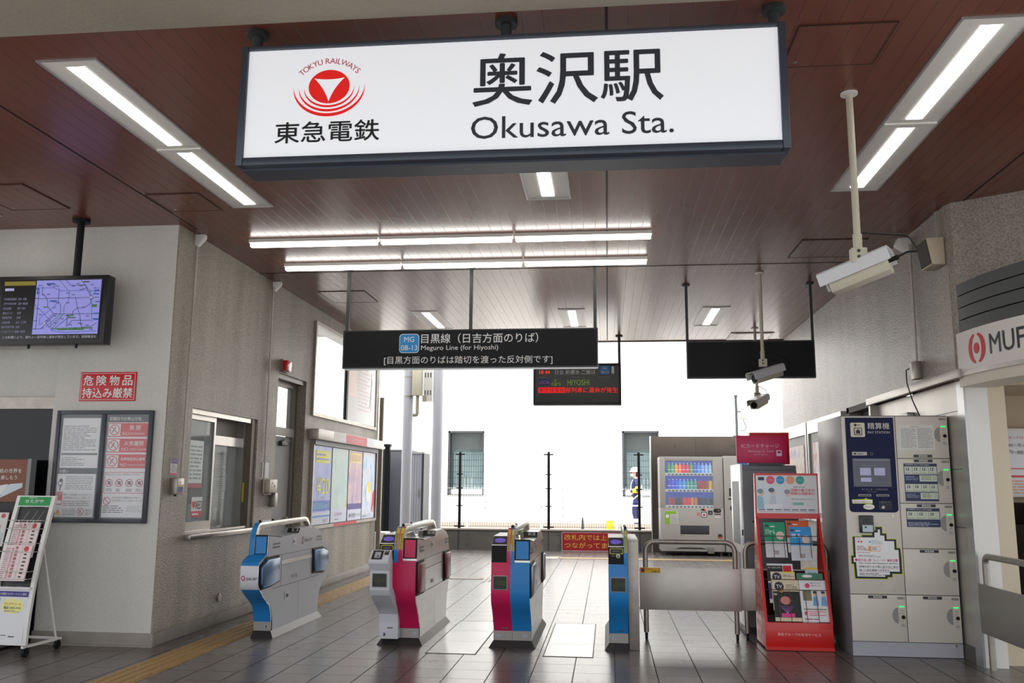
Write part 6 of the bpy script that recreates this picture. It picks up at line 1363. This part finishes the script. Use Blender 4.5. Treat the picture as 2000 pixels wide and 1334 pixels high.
# red banner on the low wall
t = thing('wall_banner', 'dark red banner with yellow lettering on the low concrete wall', 'banner', (-.28, 20.36, 0))
MB(K(150, 16, 30)).box(-1.04, 20.35, .005, .505, 20.368, .415).build('banner_sheet', t)
g = GX((-1.04, 20.35, .005)); yb = K(206, 176, 50)
g.rect(0, 0, 1.545, .006, wq, 0).rect(0, .404, 1.545, .41, wq, 0).rect(0, 0, .006, .41, wq, 0).rect(1.539, 0, 1.545, .41, wq, 0)
g.text('改札内では上下線が', .06, .235, 1.50, .36, yb, 1).text('つながってません。', .06, .065, 1.42, .185, yb, 1).build('lettering', t)
# guard rail, far low fence, yellow marker, small post
t = thing('guard_rail', 'white two-bar guard rail along the tracks beyond the mesh fence', 'guard rail', (-1, 23.6, .24))
m = MB(white_p); m.box(-12, 23.9, .92, 9, 23.93, .955); m.build('top_bar', t); MB(white_p).box(-12, 23.9, .50, 9, 23.93, .60).build('lower_bar', t)
for k in range(11): MB(white_p).box(-11.8+k*2, 23.93, .24, -11.74+k*2, 23.98, .97).build('post', t)
t = thing('far_fence', 'pale low wire fence with upright tips in front of the white building', 'fence', (-1, 29.8, .24))
pf = mat('pale_wire', (170, 170, 168), .6)
m = MB(pf)
for k in range(170): x = -12+k*.12; m.box(x-.004, 29.8, .3, x+.004, 29.808, 1.42+(.28 if k % 10 in (0, 1, 2) else 0))
for z in (.45, .75, 1.05, 1.35): m.box(-12, 29.81, z-.006, 8.3, 29.818, z+.006)
m.build('wire_mesh', t)
for k in range(8): MB(pf).box(-11.9+k*2.6, 29.83, .24, -11.86+k*2.6, 29.87, 1.5).build('post', t)
t = thing('yellow_marker', 'small yellow box marker on the ground beyond the mesh fence', 'marker', (.05, 22.2, .24))
MB(K(240, 200, 30)).box(-.04, 22.15, .36, .13, 22.27, .62, bev=.03).build('marker_head', t); MB(K(226, 150, 30)).box(-.02, 22.17, .24, .11, 22.25, .36).build('marker_base', t)
t = thing('short_post', 'short dark tapering stake on the ground left of the yellow marker', 'post', (-.62, 22.2, .24))
MB(dark_m).cyl((-.62, 22.2, .24), (-.62, 22.2, .68), .045, r2=.02).build('stake', t)

# ================================================================ TRACK WORKER
def skin_body(joints, edges, name, parent, mat_fn, levels=1, root=0):
    me = bpy.data.meshes.new(name); me.from_pydata([j[0] for j in joints], edges, []); o = bpy.data.objects.new(name, me); COL.objects.link(o)
    md = o.modifiers.new('skin', 'SKIN'); md.use_smooth_shade = True; sv_ = me.skin_vertices[0].data
    for k, j in enumerate(joints): r = j[1]; sv_[k].radius = r if isinstance(r, tuple) else (r, r)
    sv_[root].use_root = True
    sb = o.modifiers.new('sub', 'SUBSURF'); sb.levels = sb.render_levels = levels
    dg = bpy.context.evaluated_depsgraph_get(); m2 = bpy.data.meshes.new_from_object(o.evaluated_get(dg))
    o.modifiers.clear(); o.data = m2; m2.materials.clear()
    ms, fn = mat_fn
    for m in ms: m2.materials.append(m)
    for p in m2.polygons: p.material_index = fn(p.center); p.use_smooth = True
    o.parent = parent; return o
person = thing('person', 'track worker in navy overalls and white helmet standing behind the mesh fence', 'person', (.845, 27.0, .24), math.radians(0), None, local=True)
person.scale = (.98, .98, .98)
skin_c = mat('skin', (206, 150, 124), .55); ov = mat('overall_navy', (26, 36, 88), .75, noise=.3, nscale=9); boot = K(30, 28, 28); glove = K(226, 220, 210)
# faces -X (left), slightly stooped head
J = [((0, 0, .95), .135), ((-.01, 0, 1.12), .125), ((.0, 0, 1.30), .15), ((.0, 0, 1.42), .11), ((-.01, 0, 1.50), .055), ((-.03, 0, 1.57), .075), ((-.035, 0, 1.66), .095), ((-.03, 0, 1.73), .075),
     ((.0, -.09, .90), .10), ((-.07, -.10, .50), .075), ((-.02, -.10, .12), .055), ((-.12, -.10, .04), .045),
     ((.02, .09, .90), .10), ((.03, .11, .50), .075), ((.09, .11, .12), .055), ((.0, .11, .04), .045),
     ((.02, -.19, 1.38), .07), ((.05, -.25, 1.12), .052), ((-.14, -.22, 1.08), .042), ((-.21, -.19, 1.09), .033),
     ((.02, .19, 1.38), .07), ((.08, .24, 1.12), .052), ((.0, .25, .90), .042), ((-.02, .25, .83), .033)]
Ed = [(0, 1), (1, 2), (2, 3), (3, 4), (4, 5), (5, 6), (6, 7), (0, 8), (8, 9), (9, 10), (10, 11), (0, 12), (12, 13), (13, 14), (14, 15), (3, 16), (16, 17), (17, 18), (18, 19), (3, 20), (20, 21), (21, 22), (22, 23)]
def reg(c):
    if c.z > 1.47 and abs(c.y) < .12: return 1
    if c.z < .10: return 2
    if c.x < -.175 and c.z > .9: return 3
    if c.z < .86 and c.y > .19: return 3
    return 0
skin_body(J, Ed, 'body', person, ([ov, skin_c, boot, glove], reg), 2)
hm = MB(white_p).lathe([(.125, 0), (.128, .03), (.118, .08), (.09, .125), (.045, .15), (.002, .155)], (-.02, 0, 1.67), seg=24); hm.prism([(-.19, -.07), (-.19, .07), (-.10, .11), (-.10, -.11)], 'Z', 1.672, 1.69); hm.build('helmet', person)
MB(K(236, 236, 238)).prism([(-.150, 1.535), (-.158, 1.60), (-.10, 1.61), (-.06, 1.59), (-.06, 1.55), (-.10, 1.525)], 'Y', -.075, .075, bev=.015).build('face_mask', person)
MB(K(40, 30, 28)).prism([(.0, 1.50), (.075, 1.52), (.09, 1.64), (.07, 1.70), (.0, 1.70)], 'Y', -.075, .075, bev=.02).build('hair', person)
for s_ in (-1, 1): MB(skin_c).box(-.045, s_*.088-.008, 1.58, -.02, s_*.088+.008, 1.64, bev=.006).build('ear', person)
for s_ in (-1, 1): MB(K(24, 20, 20)).cyl((-.128, s_*.035, 1.635), (-.122, s_*.035, 1.635), .009, seg=8).build('eye', person)
MB(skin_c).prism([(-.12, 1.655), (-.15, 1.615), (-.12, 1.60)], 'Y', -.014, .014, bev=.004).build('nose', person)
m = MB(K(236, 214, 40)); m.cyl((-.11, -.228, 1.088), (-.0, -.238, 1.105), .062, seg=14, r2=.066); m.build('yellow_cuff', person)
MB(K(236, 214, 40)).cyl((.048, -.238, 1.14), (.035, -.225, 1.22), .072, seg=14).build('yellow_armband', person)
MB(K(220, 120, 60)).lathe([(.145, 0), (.15, .04), (.145, .08)], (-.005, 0, 1.00), seg=24).build('orange_belt', person)
MB(K(30, 34, 50)).lathe([(.147, 0), (.147, .05)], (0, 0, .94), seg=24).build('dark_belt', person)
MB(K(226, 214, 190)).tube([(-.145, -.05, 1.10), (-.16, -.06, 1.25), (-.09, -.06, 1.43), (.02, -.06, 1.47)], .012, seg=8, round_r=.05).build('harness_strap', person)
for s_, (hx, hy, hz) in ((-1, (-.215, -.19, 1.09)), (1, (-.02, .25, .81))):
    for k in range(4):
        if s_ < 0: MB(glove).tube([(hx, hy+(k-1.5)*.02, hz), (hx-.05, hy+(k-1.5)*.021, hz-.005), (hx-.07+.006*abs(k-1.5), hy+(k-1.5)*.02, hz-.04)], .009, seg=6).build('finger', person)
        else: MB(glove).tube([(hx+(k-1.5)*.02, hy, hz), (hx+(k-1.5)*.02-.005, hy, hz-.05), (hx+(k-1.5)*.019-.02, hy-.01, hz-.075+.006*abs(k-1.5))], .009, seg=6).build('finger', person)
    MB(glove).tube([(hx+.01, hy+s_*-.02, hz+.01), (hx-.03, hy-s_*.045, hz+.012), (hx-.05, hy-s_*.045, hz-.02)], .010, seg=6).build('thumb', person)
o = MB(K(190, 226, 150)).tube([(.845-.16, 26.72, .24+.78), (.845+.20, 26.72, .24+1.06)], .018, seg=10).build('signal_baton'); tag(o, 'pale green signal baton held at the side of the track worker', 'baton')
